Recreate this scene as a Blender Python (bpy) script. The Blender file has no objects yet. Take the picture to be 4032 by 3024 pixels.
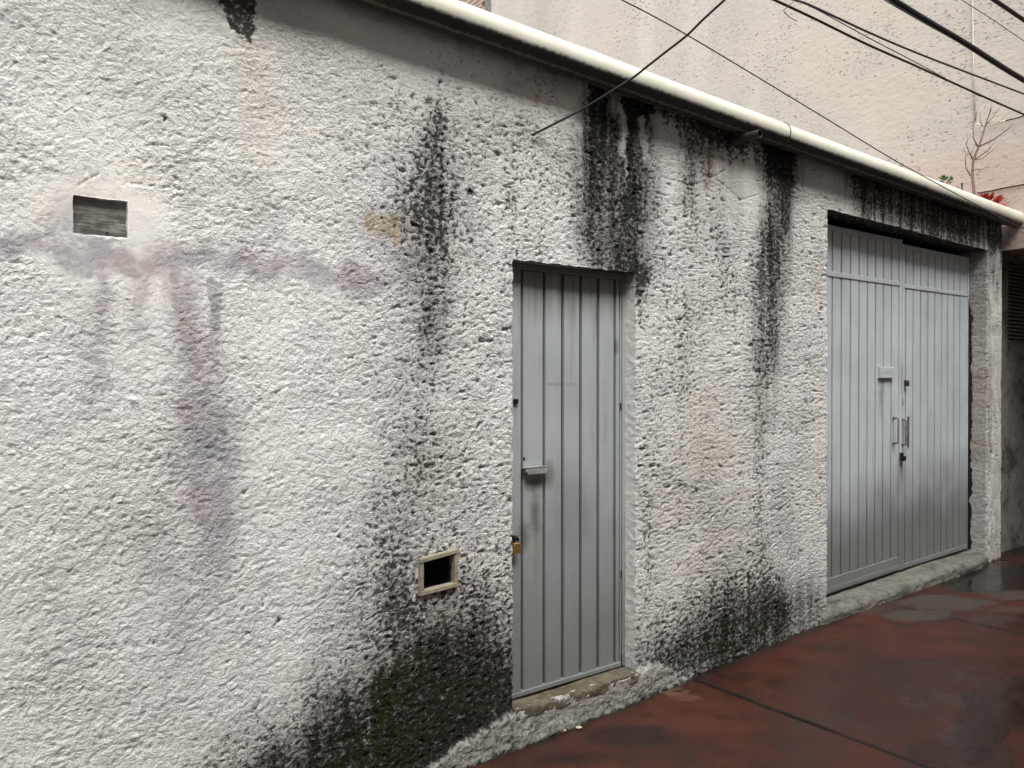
import bpy, bmesh, math, random
import numpy as np
from mathutils import Vector
random.seed(7)
S = bpy.context.scene
COL = S.collection
# ------------------------------------------------------------------ camera, sky, sun
FPX = 3200.0                       # focal length in photograph pixels (4032 wide)
PHI = math.atan2(4160, FPX)        # heading of the lens from the wall's own direction
PIT = -math.atan2(22, FPX)
CAM = np.array([0.0, -3.0, 1.735])
cd = bpy.data.cameras.new('camera'); cam = bpy.data.objects.new('camera', cd); COL.objects.link(cam)
cam.location = CAM; cam.rotation_euler = (math.pi/2+PIT, 0, PHI-math.pi/2)
cd.sensor_width = 36; cd.lens = FPX/4032*36; cd.clip_start = .05; cd.clip_end = 2000
S.camera = cam
S.render.resolution_x = 1024; S.render.resolution_y = 768
SUN_EL, SUN_AZ = math.radians(58), math.radians(196)   # azimuth: compass of the direction the light comes from
w = bpy.data.worlds.new('World'); S.world = w; w.use_nodes = True
nt = w.node_tree; nt.nodes.clear()
sky = nt.nodes.new('ShaderNodeTexSky'); sky.sky_type = 'NISHITA'; sky.sun_disc = False
sky.sun_elevation = SUN_EL; sky.sun_rotation = SUN_AZ
sky.air_density = 1.0; sky.dust_density = 4.0; sky.ozone_density = 1.0
hs = nt.nodes.new('ShaderNodeHueSaturation'); hs.inputs['Saturation'].default_value = .22
bg = nt.nodes.new('ShaderNodeBackground'); bg.inputs['Strength'].default_value = .15
wo = nt.nodes.new('ShaderNodeOutputWorld')
nt.links.new(sky.outputs[0], hs.inputs['Color']); nt.links.new(hs.outputs[0], bg.inputs['Color']); nt.links.new(bg.outputs[0], wo.inputs['Surface'])
sd = bpy.data.lights.new('sun', 'SUN'); sd.energy = 1.0; sd.angle = math.radians(30); sd.color = (1, .975, .93)
sun = bpy.data.objects.new('sun', sd); COL.objects.link(sun)
sdir = Vector((math.sin(SUN_AZ)*math.cos(SUN_EL), math.cos(SUN_AZ)*math.cos(SUN_EL), math.sin(SUN_EL)))
sun.rotation_euler = sdir.to_track_quat('Z', 'Y').to_euler()
sun.location = (2, -4, 12)
S.view_settings.view_transform = 'Standard'; S.view_settings.look = 'None'
S.view_settings.exposure = 1.58; S.view_settings.gamma = 1; S.view_settings.use_curve_mapping = False

# ------------------------------------------------------------------ measuring: photo pixel -> point on a real plane
cp, sp = math.cos(PIT), math.sin(PIT)
Fv = np.array([math.cos(PHI)*cp, math.sin(PHI)*cp, sp]); Rv = np.array([math.sin(PHI), -math.cos(PHI), 0.0]); Uv = np.cross(Rv, Fv)
def ray(px, py): return Fv*FPX + Rv*(px-2016) + Uv*(1512-py)
def onY(px, py, Y=0.0):
    d = ray(px, py); t = (Y-CAM[1])/d[1]; p = CAM+d*t; return (p[0], p[1], p[2])
def onX(px, py, X):
    d = ray(px, py); t = (X-CAM[0])/d[0]; p = CAM+d*t; return (p[0], p[1], p[2])
def gz(x):                      # level of the pavement along the wall
    return float(np.interp(x, [-30, 2.26, 3.6, 5.6, 7.7, 30], [-.5, 0, .045, .14, .168, .4]))
def onG(px, py):
    z = 0.05
    for _ in range(8):
        d = ray(px, py); t = (z-CAM[2])/d[2]; p = CAM+d*t; z = gz(p[0])
    return (p[0], p[1], z)

# ------------------------------------------------------------------ numpy gradient noise
_T = {}
def pn(x, y, seed=0):
    if seed not in _T:
        a = np.random.RandomState(seed+11).rand(256, 256)*2*np.pi; _T[seed] = (np.cos(a), np.sin(a))
    gx, gy = _T[seed]
    xi = np.floor(x).astype(np.int64); yi = np.floor(y).astype(np.int64); fx = x-xi; fy = y-yi
    u = fx*fx*fx*(fx*(fx*6-15)+10); v = fy*fy*fy*(fy*(fy*6-15)+10)
    def g(i, j):
        a = (xi+i) & 255; b = (yi+j) & 255
        return gx[a, b]*(fx-i)+gy[a, b]*(fy-j)
    n0 = g(0, 0)*(1-u)+g(1, 0)*u; n1 = g(0, 1)*(1-u)+g(1, 1)*u
    return (n0*(1-v)+n1*v)*1.5
def fbm(x, y, o=4, seed=0):
    r = 0; a = 1.0; t = 0
    for k in range(o): r = r+a*pn(x*2**k, y*2**k, seed+k); t += a; a *= .5
    return r/t*1.4
def sst(x, a, b):
    t = np.clip((x-a)/(b-a), 0, 1); return t*t*(3-2*t)

# ------------------------------------------------------------------ tagging and mesh helpers
def tag(o, label=None, cat=None, group=None, kind=None):
    if label: o['label'] = label
    if cat: o['category'] = cat
    if group: o['group'] = group
    if kind: o['kind'] = kind
    return o
def empty(name, loc=(0, 0, 0)):
    o = bpy.data.objects.new(name, None); COL.objects.link(o); o.location = loc; o.empty_display_size = .1; return o
def put(o, parent):
    if parent is not None:
        o.parent = parent
        m = Vector((0, 0, 0)); p = parent
        while p is not None: m = m+Vector(p.location); p = p.parent
        o.location = Vector(o.location)-m
class MB:
    def __init__(s): s.v = []; s.f = []
    def add(s, v, f):
        n = len(s.v); s.v += [tuple(map(float, p)) for p in v]; s.f += [tuple(n+i for i in q) for q in f]
    def box(s, x0, x1, y0, y1, z0, z1):
        v = [(x, y, z) for z in (z0, z1) for y in (y0, y1) for x in (x0, x1)]
        s.add(v, [(0, 2, 3, 1), (4, 5, 7, 6), (0, 1, 5, 4), (2, 6, 7, 3), (0, 4, 6, 2), (1, 3, 7, 5)])
    def plank(s, x0, x1, yf, yb, zb, zt, c=.003):
        """upright board seen from -y; zb and zt are functions of x"""
        P = [(x0, yb), (x0, yf+c), (x0+c, yf), (x1-c, yf), (x1, yf+c), (x1, yb)]
        n = len(P); v = [(x, y, zb(x)) for x, y in P]+[(x, y, zt(x)) for x, y in P]
        f = [(i, (i+1) % n, (i+1) % n+n, i+n) for i in range(n)]+[tuple(range(n-1, -1, -1)), tuple(range(n, 2*n))]
        s.add(v, f)
    def bar(s, x0, x1, yf, yb, z0, z1, c=.002):
        """rail along x with softened front arrises; z0,z1 functions of x"""
        v = []
        for x in (x0, x1):
            a, b = z0(x), z1(x)
            v += [(x, yb, a), (x, yf+c, a), (x, yf, a+c), (x, yf, b-c), (x, yf+c, b), (x, yb, b)]
        n = 6; f = [(i, i+n, (i+1) % n+n, (i+1) % n) for i in range(n)]+[tuple(range(n)), tuple(range(2*n-1, n-1, -1))]
        s.add(v, f)
    def tube(s, pts, r, n=8, cap=True):
        pts = [Vector(p) for p in pts]; rr = r if isinstance(r, (list, tuple)) else [r]*len(pts)
        base = len(s.v); prev = None; V = []
        for i, p in enumerate(pts):
            t = (pts[min(i+1, len(pts)-1)]-pts[max(i-1, 0)]).normalized()
            if prev is None:
                a = Vector((0, 0, 1)) if abs(t.z) < .9 else Vector((1, 0, 0)); nn = t.cross(a).normalized()
            else: nn = (prev-t*prev.dot(t)).normalized()
            prev = nn; b = t.cross(nn)
            for k in range(n):
                q = 2*math.pi*k/n; V.append(p+(nn*math.cos(q)+b*math.sin(q))*rr[i])
        F = [(i*n+k, i*n+(k+1) % n, (i+1)*n+(k+1) % n, (i+1)*n+k) for i in range(len(pts)-1) for k in range(n)]
        if cap: F += [tuple(range(n-1, -1, -1)), tuple((len(pts)-1)*n+k for k in range(n))]
        s.add(V, F)
    def build(s, name, mat, parent=None, smooth=False):
        me = bpy.data.meshes.new(name); me.from_pydata(s.v, [], s.f); me.materials.append(mat)
        bm = bmesh.new(); bm.from_mesh(me); bmesh.ops.recalc_face_normals(bm, faces=bm.faces); bm.to_mesh(me); bm.free()
        if smooth: me.polygons.foreach_set('use_smooth', [True]*len(me.polygons))
        o = bpy.data.objects.new(name, me); COL.objects.link(o)
        if parent is not None:      # keep the pieces where they are, under the empty's own origin
            put(o, parent)
        else:                       # origin at the thing's base
            c = np.array(s.v); q = Vector((float(c[:, 0].mean()), float(c[:, 1].mean()), float(c[:, 2].min())))
            me.transform(__import__('mathutils').Matrix.Translation(-q)); o.location = q
        return o
def quadmesh(name, V, F, mat, parent=None, attrs=None, smooth=True):
    me = bpy.data.meshes.new(name); V = np.asarray(V, np.float32); F = np.asarray(F, np.int32)
    me.vertices.add(len(V)); me.vertices.foreach_set('co', V.ravel())
    me.loops.add(F.size); me.loops.foreach_set('vertex_index', F.ravel())
    me.polygons.add(len(F)); me.polygons.foreach_set('loop_start', np.arange(0, F.size, 4, dtype=np.int32))
    me.polygons.foreach_set('loop_total', np.full(len(F), 4, np.int32)) if False else None
    me.update(calc_edges=True)
    if smooth: me.polygons.foreach_set('use_smooth', np.ones(len(F), bool))
    for k, a in (attrs or {}).items():
        at = me.attributes.new(k, 'FLOAT_COLOR', 'POINT'); at.data.foreach_set('color', np.asarray(a, np.float32).ravel())
    me.materials.append(mat); me.update()
    o = bpy.data.objects.new(name, me); COL.objects.link(o); put(o, parent); return o

# ------------------------------------------------------------------ node material helper
class NM:
    def __init__(s, name):
        s.m = bpy.data.materials.new(name); s.m.use_nodes = True; s.t = s.m.node_tree; s.t.nodes.clear()
        s.out = s.n('ShaderNodeOutputMaterial'); s.b = s.n('ShaderNodeBsdfPrincipled'); s.l(s.b.outputs[0], s.out.inputs[0])
        s.co = s.n('ShaderNodeNewGeometry').outputs['Position']
    def n(s, t, **k):
        x = s.t.nodes.new(t)
        for a, b in k.items(): setattr(x, a, b)
        return x
    def l(s, a, b): s.t.links.new(a, b)
    def set(s, sock, v):
        if isinstance(v, bpy.types.NodeSocket): s.l(v, sock)
        elif isinstance(v, (tuple, list)) and len(v) == 3 and sock.type == 'RGBA': sock.default_value = (*v, 1)
        else: sock.default_value = v
    def map(s, sc=(1, 1, 1), loc=(0, 0, 0), rot=(0, 0, 0), v=None):
        x = s.n('ShaderNodeMapping'); s.l(v or s.co, x.inputs[0]); x.inputs['Scale'].default_value = sc
        x.inputs['Location'].default_value = loc; x.inputs['Rotation'].default_value = rot; return x.outputs[0]
    def noise(s, scale, det=4, rough=.55, v=None, dist=0):
        x = s.n('ShaderNodeTexNoise'); s.l(v or s.co, x.inputs['Vector']); x.inputs['Scale'].default_value = scale
        x.inputs['Detail'].default_value = det; x.inputs['Roughness'].default_value = rough; x.inputs['Distortion'].default_value = dist
        return x.outputs[0]
    def voro(s, scale, v=None, feature='F1', rand=1):
        x = s.n('ShaderNodeTexVoronoi', feature=feature); s.l(v or s.co, x.inputs['Vector']); x.inputs['Scale'].default_value = scale
        x.inputs['Randomness'].default_value = rand; return x.outputs['Distance']
    def math(s, op, a, b=0.0, c=None):
        x = s.n('ShaderNodeMath', operation=op); s.set(x.inputs[0], a); s.set(x.inputs[1], b)
        if c is not None: s.set(x.inputs[2], c)
        return x.outputs[0]
    def rng(s, v, a, b, c=0.0, d=1.0, smooth=True):
        x = s.n('ShaderNodeMapRange', interpolation_type='SMOOTHSTEP' if smooth else 'LINEAR'); s.set(x.inputs[0], v)
        for i, q in enumerate((a, b, c, d)): s.set(x.inputs[i+1], q)
        return x.outputs[0]
    def mix(s, f, a, b, mode='MIX'):
        x = s.n('ShaderNodeMix', data_type='RGBA', blend_type=mode); s.set(x.inputs[0], f); s.set(x.inputs[6], a); s.set(x.inputs[7], b)
        return x.outputs[2]
    def attr(s, name):
        x = s.n('ShaderNodeAttribute', attribute_name=name); c = s.n('ShaderNodeSeparateColor'); s.l(x.outputs['Color'], c.inputs[0])
        return c.outputs[0], c.outputs[1], c.outputs[2], x.outputs['Alpha']
    def bump(s, h, st=.5, d=.01, nrm=None):
        x = s.n('ShaderNodeBump'); s.set(x.inputs['Height'], h); s.set(x.inputs['Strength'], st); x.inputs['Distance'].default_value = d
        if nrm: s.l(nrm, x.inputs['Normal'])
        return x.outputs[0]
    def fin(s, col=None, rough=None, nrm=None, metal=None, spec=None):
        if col is not None: s.set(s.b.inputs['Base Color'], col)
        if rough is not None: s.set(s.b.inputs['Roughness'], rough)
        if nrm is not None: s.l(nrm, s.b.inputs['Normal'])
        if metal is not None: s.b.inputs['Metallic'].default_value = metal
        if spec is not None: s.b.inputs['Specular IOR Level'].default_value = spec
        return s.m
def simple(name, col, rough=.6, var=.25, scale=30, metal=0, bump=.2, spec=.4):
    m = NM(name); n = m.noise(scale, 5, .6); k = m.rng(n, .3, .7, 1-var, 1+var*.5)
    c = m.mix(1.0, col, m.math('MULTIPLY', k, 1.0), 'MULTIPLY')
    return m.fin(c, rough, m.bump(n, bump, .004), metal, spec)

# ---- rough painted render of the street wall
def mat_wall():
    m = NM('rough_painted_render')
    mold, grime, tan, lav = m.attr('stain_a'); moss, rust, bare, cav = m.attr('stain_b')
    fine = m.noise(150, 4, .62); mid = m.noise(46, 5, .62, dist=.4); big = m.noise(3.2, 5, .6); huge = m.noise(.9, 3, .5)
    rel0 = m.attr('stain_c')[0]
    # paint
    c = m.mix(m.rng(big, .35, .68), (.84, .83, .79), (.79, .80, .80))
    c = m.mix(m.rng(huge, .45, .62, 0, .45), c, (.83, .80, .72))
    c = m.mix(m.math('MULTIPLY', m.rng(mid, .35, .62, .20, 0), rel0), c, (.42, .40, .37))
    c = m.mix(m.math('MULTIPLY', bare, .85), c, m.mix(m.rng(mid, .38, .62), (.15, .142, .122), (.40, .385, .35)))
    c = m.mix(m.math('MULTIPLY', lav, m.rng(m.noise(14, 5, .7), .3, .6, .55, 1.15)), c, m.mix(m.rng(m.noise(3.2, 3), .40, .62), (.43, .43, .46), (.44, .39, .38)))
    c = m.mix(m.math('MULTIPLY', tan, m.rng(mid, .3, .6, .5, 1)), c, (.58, .49, .34))
    c = m.mix(m.math('MULTIPLY', rust, m.rng(mid, .35, .6, .4, 1)), c, (.20, .10, .04))
    # thin grey film
    g = m.math('MULTIPLY', grime, m.rng(m.math('ADD', m.math('MULTIPLY', mid, .6), m.math('MULTIPLY', fine, .4)), .36, .60, .72, 1.28))
    g = m.math('MINIMUM', g, 1.0)
    c = m.mix(g, c, m.mix(m.rng(grime, .55, .95), (.088, .083, .075), (.026, .0245, .021)))
    # black mould: grows from the hollows of the render outwards
    v = m.math('ADD', mold, m.math('MULTIPLY', m.math('SUBTRACT', mid, .5), 1.7))
    v = m.math('ADD', v, m.math('MULTIPLY', m.math('SUBTRACT', fine, .5), 1.5))
    v = m.math('ADD', v, m.math('MULTIPLY', m.math('SUBTRACT', cav, .38), m.rng(mold, .0, .3, .15, .75)))
    f = m.rng(v, .42, 1.22, 0, .93)
    c = m.mix(f, c, m.mix(m.rng(fine, .4, .65), (.010, .010, .009), (.042, .040, .035)))
    f2 = m.math('MULTIPLY', m.math('MULTIPLY', moss, 1.0), m.rng(m.math('ADD', m.math('MULTIPLY', mid, .5), m.math('MULTIPLY', m.noise(12, 5), .5)), .42, .56))
    c = m.mix(f2, c, m.mix(m.rng(fine, .4, .62), (.012, .015, .004), (.036, .044, .011)))
    vv = m.voro(120, v=m.map((1, 1, 1.3)), feature='SMOOTH_F1')
    h = m.math('ADD', m.math('MULTIPLY', m.noise(64, 5, .74, dist=.5), 1.0), m.math('MULTIPLY', vv, .35))
    rel = m.attr('stain_c')[0]
    nr = m.bump(h, m.math('MULTIPLY', rel, .95), .0155)
    return m.fin(c, .9, nr, 0, .15)
M_WALL = mat_wall()
# ---- light grey enamel on sheet steel
def mat_steel(name, col, dark, smudges=(), low=None, band=None):
    m = NM(name)
    st = m.noise(1, 4, .6, v=m.map((26, 26, 1.6))); bl = m.noise(2.1, 4, .6); fi = m.noise(90, 4, .6)
    c = m.mix(m.rng(bl, .35, .7), col, tuple(k*.86 for k in col))
    c = m.mix(m.rng(st, .52, .75, 0, .28), c, dark)
    c = m.mix(m.rng(fi, .62, .75, 0, .35), c, dark)
    sx = m.n('ShaderNodeSeparateXYZ'); m.l(m.co, sx.inputs[0])
    for (x, z, rx, rz, k) in smudges:
        dx = m.math('DIVIDE', m.math('SUBTRACT', sx.outputs[0], x), rx); dz = m.math('DIVIDE', m.math('SUBTRACT', sx.outputs[2], z), rz)
        d = m.math('SQRT', m.math('ADD', m.math('MULTIPLY', dx, dx), m.math('MULTIPLY', dz, dz)))
        d = m.math('ADD', d, m.math('MULTIPLY', m.math('SUBTRACT', m.noise(9, 5, .65), .5), 1.3))
        c = m.mix(m.rng(d, 1.15, .1, 0, k), c, dark)
    if low:  # darker downwards: light falloff and dirt both put into the colour
        a = m.math('ADD', sx.outputs[2], m.math('MULTIPLY', m.math('SUBTRACT', m.noise(2.6, 5, .6), .5), low[2]))
        a = m.math('SUBTRACT', a, m.math('MULTIPLY', sx.outputs[0], low[4]))
        c = m.mix(m.rng(a, low[1], low[0], 0, low[3]), c, dark)
        sp_ = m.rng(m.noise(60, 5, .7), .58, .70); c = m.mix(m.math('MULTIPLY', sp_, m.rng(sx.outputs[2], .75, .2, 0, .55)), c, (.06, .055, .045))
    if band:     # run-off just under the head
        a = m.math('ADD', sx.outputs[2], m.math('MULTIPLY', m.math('SUBTRACT', st, .5), .30))
        c = m.mix(m.rng(a, band-.30, band+.03, 0, .75), c, (.12, .11, .09))
        rr = m.noise(1, 3, .5, v=m.map((34, 34, .9), loc=(3, 0, 0))); c = m.mix(m.math('MULTIPLY', m.rng(rr, .62, .72, 0, .55), m.rng(sx.outputs[2], 1.5, 2.2)), c, (.22, .17, .11))
    nr = m.bump(m.math('ADD', m.math('MULTIPLY', m.noise(5, 2), 1.0), m.math('MULTIPLY', fi, .04)), .25, .01)
    return m.fin(c, m.rng(bl, .3, .7, .42, .58), nr, 0, .4)
dx_, _, dz_ = onY(2110, 1960, .085)
M_DOOR = mat_steel('grey_enamel_door', (.41, .445, .445), (.09, .09, .078),
    [(onY(2110, 1905, .085)[0], onY(2110, 1905, .085)[2], .07, .055, .9), (onY(2110, 2010, .085)[0], onY(2110, 2010, .085)[2], .045, .15, .75),
     (onY(2165, 1860, .085)[0], onY(2165, 1860, .085)[2], .05, .09, .55), (onY(2060, 2120, .085)[0], onY(2060, 2120, .085)[2], .05, .1, .7),
     (onY(2430, 1370, .085)[0], onY(2430, 1370, .085)[2], .02, .06, .7), (onY(2250, 1990, .085)[0], onY(2250, 1990, .085)[2], .25, .3, .25)],
    low=(.15, 1.6, .5, .62, 0), band=2.26)
M_GROOVE = mat_steel('grey_groove_paint', (.075, .082, .09), (.03, .03, .03), low=(.2, .9, .4, .5, 0))
M_GATE = mat_steel('grey_enamel_gate', (.53, .575, .595), (.115, .115, .105),
    [(onY(3470, 1570, .16)[0], onY(3470, 1570, .16)[2], .045, .16, .5), (onY(3545, 1500, .16)[0], onY(3545, 1500, .16)[2], .035, .18, .45),
     (onY(3560, 1690, .16)[0], onY(3560, 1690, .16)[2], .06, .12, .45), (onY(3546, 1850, .16)[0], onY(3546, 1850, .16)[2], .03, .12, .7)],
    low=(-.02, .60, .50, .78, .09), band=None)
M_GATEG = mat_steel('gate_groove_paint', (.055, .052, .060), (.03, .03, .03))

def mat_pipe():
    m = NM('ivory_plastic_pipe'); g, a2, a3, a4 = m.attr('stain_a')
    n = m.noise(38, 6, .68); st = m.noise(1, 4, .6, v=m.map((6, 40, 40)))
    c = m.mix(m.rng(m.noise(3, 4), .35, .65), (.72, .71, .61), (.63, .61, .51))
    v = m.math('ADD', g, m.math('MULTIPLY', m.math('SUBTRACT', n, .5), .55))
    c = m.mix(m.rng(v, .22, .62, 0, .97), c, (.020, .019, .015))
    w_ = m.rng(m.math('ADD', a2, m.math('MULTIPLY', m.math('SUBTRACT', n, .5), 1.6)), .55, .85, 0, .7)
    c = m.mix(w_, c, (.20, .18, .13))
    return m.fin(c, m.rng(g, 0, .6, .38, .9), m.bump(n, .3, .003), 0, .35)
M_PIPE = mat_pipe()
def mat_conc(name, a, b, dk, amt=.5, moss=0, sc=1):
    m = NM(name); mid = m.noise(30*sc, 6, .66); big = m.noise(5*sc, 5, .62); f = m.noise(140*sc, 4, .6)
    c = m.mix(m.rng(mid, .36, .62), a, b); c = m.mix(m.rng(m.math('ADD', m.math('MULTIPLY', big, .6), m.math('MULTIPLY', mid, .4)), .50, .62, 0, amt), c, dk)
    if moss: c = m.mix(m.rng(m.noise(9, 5, .7), .50, .60, 0, moss), c, (.075, .065, .025))
    c = m.mix(m.rng(f, .60, .72, 0, .6), c, dk)
    return m.fin(c, .88, m.bump(m.math('ADD', mid, m.math('MULTIPLY', f, .4)), .7, .008), 0, .2)
M_SILL = mat_conc('mossy_step_concrete', (.095, .082, .058), (.17, .152, .112), (.045, .04, .03), .75, .5)
M_THRESH = mat_conc('worn_threshold_concrete', (.13, .123, .105), (.23, .218, .19), (.035, .034, .03), .8, .15)
M_MORTAR = mat_conc('dirty_mortar', (.12, .105, .08), (.30, .27, .20), (.018, .018, .016), .95)
M_VENTTILE = mat_conc('beige_tile_strip', (.27, .24, .18), (.37, .33, .25), (.12, .09, .06), .6)
M_DARKIN = simple('dark_void', (.012, .012, .012), .9, .3)  # near-black colour for the insides of openings and the inner wall
M_COL = mat_conc('grey_column', (.16, .145, .13), (.24, .22, .195), (.06, .055, .05), .5)
M_PASS = mat_conc('passage_render', (.19, .18, .155), (.27, .255, .225), (.04, .04, .036), .8, 0, .8)
M_GROUT = simple('joint_dirt', (.022, .019, .016), .85, .3)
M_BRICKVENT = mat_conc('dusty_vent_brick', (.17, .12, .09), (.22, .17, .13), (.05, .04, .035), .5)
def mat_blocked():
    m = NM('trowelled_grey_cement'); st = m.noise(1, 5, .7, v=m.map((16, 16, 150), rot=(0, .06, 0))); b = m.noise(16, 5, .65)
    c = m.mix(m.rng(m.math('ADD', m.math('MULTIPLY', st, .55), m.math('MULTIPLY', b, .45)), .42, .60), (.085, .082, .074), (.27, .26, .235))
    sx = m.n('ShaderNodeSeparateXYZ'); m.l(m.co, sx.inputs[0])
    c = m.mix(m.rng(sx.outputs[2], 2.275, 2.32, 0, .5), c, (.30, .29, .27))
    c = m.mix(m.rng(sx.outputs[2], 2.19, 2.165, 0, .7), c, (.40, .37, .29))
    return m.fin(c, .85, m.bump(st, .6, .004), 0, .2)
M_BLOCK = mat_blocked()
def mat_pink():
    m = NM('pitted_pink_render'); big = m.noise(.7, 4, .6); p = m.map((1, 1, 2.1), rot=(math.radians(-22), 0, 0))
    vs = m.noise(1, 3, .5, v=m.map((1.2, 1.2, .12)))
    c = m.mix(m.rng(big, .35, .68), (.54, .485, .42), (.495, .45, .40))
    c = m.mix(m.rng(vs, .56, .68, 0, .5), c, (.62, .565, .50)); c = m.mix(m.rng(vs, .44, .34, 0, .35), c, (.40, .36, .32))
    sx = m.n('ShaderNodeSeparateXYZ'); m.l(m.co, sx.inputs[0])
    c = m.mix(m.rng(sx.outputs[2], 3.6, 3.9, .75, 0), c, (.56, .42, .36))
    c = m.mix(m.rng(sx.outputs[2], 3.12, 2.9, 0, .6), c, (.33, .27, .22))
    pit = m.noise(26, 3, .55, v=p, dist=.3); clus = m.noise(1.6, 3, .6)
    k = m.rng(m.math('ADD', pit, m.math('MULTIPLY', m.math('SUBTRACT', clus, .5), .30)), .605, .665)
    c = m.mix(m.math('MULTIPLY', k, .75), c, (.20, .17, .15))
    h = m.math('SUBTRACT', m.math('ADD', m.noise(9, 4, .6, v=p), m.math('MULTIPLY', m.noise(34, 3, .6), .35)), k)
    return m.fin(c, .9, m.bump(h, .30, .02), 0, .15)
M_PINK = mat_pink()
def mat_pave():
    m = NM('wet_red_stained_concrete'); dry, dark, pale, wet = m.attr('stain_a')
    b1 = m.noise(1.5, 9, .70); b2 = m.noise(6, 9, .76, dist=.6); f = m.noise(110, 4, .65)
    c = m.mix(m.rng(b1, .36, .62), (.064, .0180, .0105), (.041, .0150, .0100))
    c = m.mix(m.rng(b2, .50, .68, 0, .62), c, (.0135, .0105, .009))
    c = m.mix(m.rng(m.noise(2.7, 5, .6), .56, .66, 0, .5), c, (.075, .0215, .0115))
    c = m.mix(m.math('MULTIPLY', dark, m.rng(b2, .3, .6, .6, 1)), c, (.010, .0085, .0078))
    c = m.mix(m.math('MULTIPLY', dry, m.rng(m.math('ADD', m.math('MULTIPLY', b2, .6), m.math('MULTIPLY', f, .4)), .36, .52, .5, 1)), c, (.056, .046, .038))
    c = m.mix(m.math('MULTIPLY', pale, m.rng(b2, .40, .55, .3, 1)), c, (.16, .08, .06))
    c = m.mix(m.rng(f, .56, .70, 0, .65), c, (.012, .010, .009))
    c = m.mix(m.rng(m.noise(30, 6, .75), .56, .66, 0, .45), c, (.016, .012, .010))
    c = m.mix(m.rng(m.noise(75, 2), .70, .75, 0, .5), c, (.13, .10, .08))
    wt = m.math('SUBTRACT', m.rng(m.math('ADD', b1, m.math('MULTIPLY', b2, .4)), .55, .85, .62, .30), 0)
    r = m.math('ADD', wt, m.math('MULTIPLY', dry, .35)); r = m.math('SUBTRACT', r, m.math('MULTIPLY', wet, .34)); r = m.math('MAXIMUM', r, .10)
    hh = m.math('ADD', m.math('MULTIPLY', f, .35), m.math('MULTIPLY', m.noise(28, 4), .6))
    nr = m.bump(hh, m.rng(wet, 0, 1, .30, .06), .004)
    return m.fin(c, r, nr, 0, .38)
M_PAVE = mat_pave()
M_CABLE = simple('black_rubber', (.010, .010, .011), .55, .3)
M_CABLE2 = simple('weathered_dark_cable', (.030, .027, .028), .6, .3)
M_WIRE = simple('thin_brown_wire', (.07, .05, .045), .6, .3)
M_WHITEW = simple('whitish_wire', (.60, .56, .48), .5, .1)
M_STEELDK = simple('dark_pitted_steel', (.055, .048, .042), .55, .5, 60)
M_STEELLT = simple('worn_bright_steel', (.26, .25, .23), .45, .4, 60, .3)
M_BRASS = simple('brass', (.62, .40, .12), .34, .2, 60, .85)
M_BLACK = simple('black_iron', (.010, .010, .010), .45, .3)
M_BARK = simple('grey_pink_bark', (.26, .18, .15), .8, .4, 60)
M_TWIG = simple('reddish_twig', (.27, .12, .105), .8, .3, 60)
M_LEAF = simple('green_leaf', (.10, .19, .04), .5, .5, 60)
M_RED = simple('red_leaf', (.42, .035, .022), .5, .5, 60)
M_PAPER = simple('cream_paper', (.55, .50, .36), .7, .1)
M_PAPER2 = simple('orange_paper', (.60, .27, .16), .7, .1)
M_GLUE = simple('glue_residue', (.24, .215, .19), .7, .2)
M_GLUE2 = simple('pale_glue_residue', (.47, .47, .45), .7, .2)
M_ROOF = mat_conc('roof_screed', (.2, .19, .17), (.3, .28, .25), (.06, .06, .05), .5)
M_SOIL = simple('dark_ground', (.05, .045, .04), .9, .3)
M_STUCCO2 = simple('far_side_render', (.34, .32, .29), .9, .3, 3)
M_GLASS = simple('dark_window_glass', (.03, .035, .04), .1, .1)

# ------------------------------------------------------------------ measured places
DX0, DX1 = 2.312, 3.137; DZ1 = 2.292; SILLZ = .186; RD = .085            # single door opening
GX0, GX1 = 4.952, 7.392; GZ1 = 2.862; RG = .16                          # garage opening
X_END = 7.67
PA = onY(1903, 112, -.085); PB = onY(3900, 828, -.085); PR = .071
def pipez(x): return PA[2]+(PB[2]-PA[2])*(x-PA[0])/(PB[0]-PA[0])
def topz(x): return pipez(x)+.03
HT = 3.32
def zwarp(x, w_): return np.where(w_ > 2.33, 2.33+(w_-2.33)*(pipez(x)+.03-2.33)/(HT-2.33), w_)
BV = (onY(288, 765)[0], onY(505, 935)[0], onY(505, 938)[2], onY(395, 780)[2])
SV = (onY(1650, 2210)[0], onY(1793, 2200)[0], onY(1720, 2328)[2], onY(1720, 2190)[2])
print('blocked vent', BV, 'small vent', SV)

# ------------------------------------------------------------------ THE BUILDING
bld = empty('building', (4, 0, 0)); tag(bld, 'low street building with rough white mould-streaked wall, grey metal door and garage gate', 'building')
# grid columns
cols = [-1.2]; fs = FPX/4032*1024
while cols[-1] < X_END:
    x = cols[-1]; r = math.hypot(x, 3); dep = Fv[0]*x+Fv[1]*3; ppm = fs*(Rv[0]*dep-(Rv[0]*x+Rv[1]*3)*Fv[0])/dep**2
    cols.append(x+(min(1.35/abs(ppm), .013) if x > .15 else .02))
cols = np.array(cols[:-1]+[X_END])
rows = np.arange(-.10, HT+.003, .0056)
def snap(a, vals):
    for v in vals: a[np.argmin(abs(a-v))] = v
    return a
cols = snap(cols, [DX0, DX1, GX0, GX1, BV[0], BV[1], SV[0], SV[1]])
GZW = 2.33+(GZ1-2.33)*(HT-2.33)/(pipez(GX0)+.03-2.33)
rows = snap(rows, [DZ1, GZW, SILLZ, .20, BV[2], BV[3], SV[2], SV[3]])
nc, nr_ = len(cols), len(rows); print('grid', nc, nr_)
X, Wz = np.meshgrid(cols, rows); Z = zwarp(X, Wz)
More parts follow.
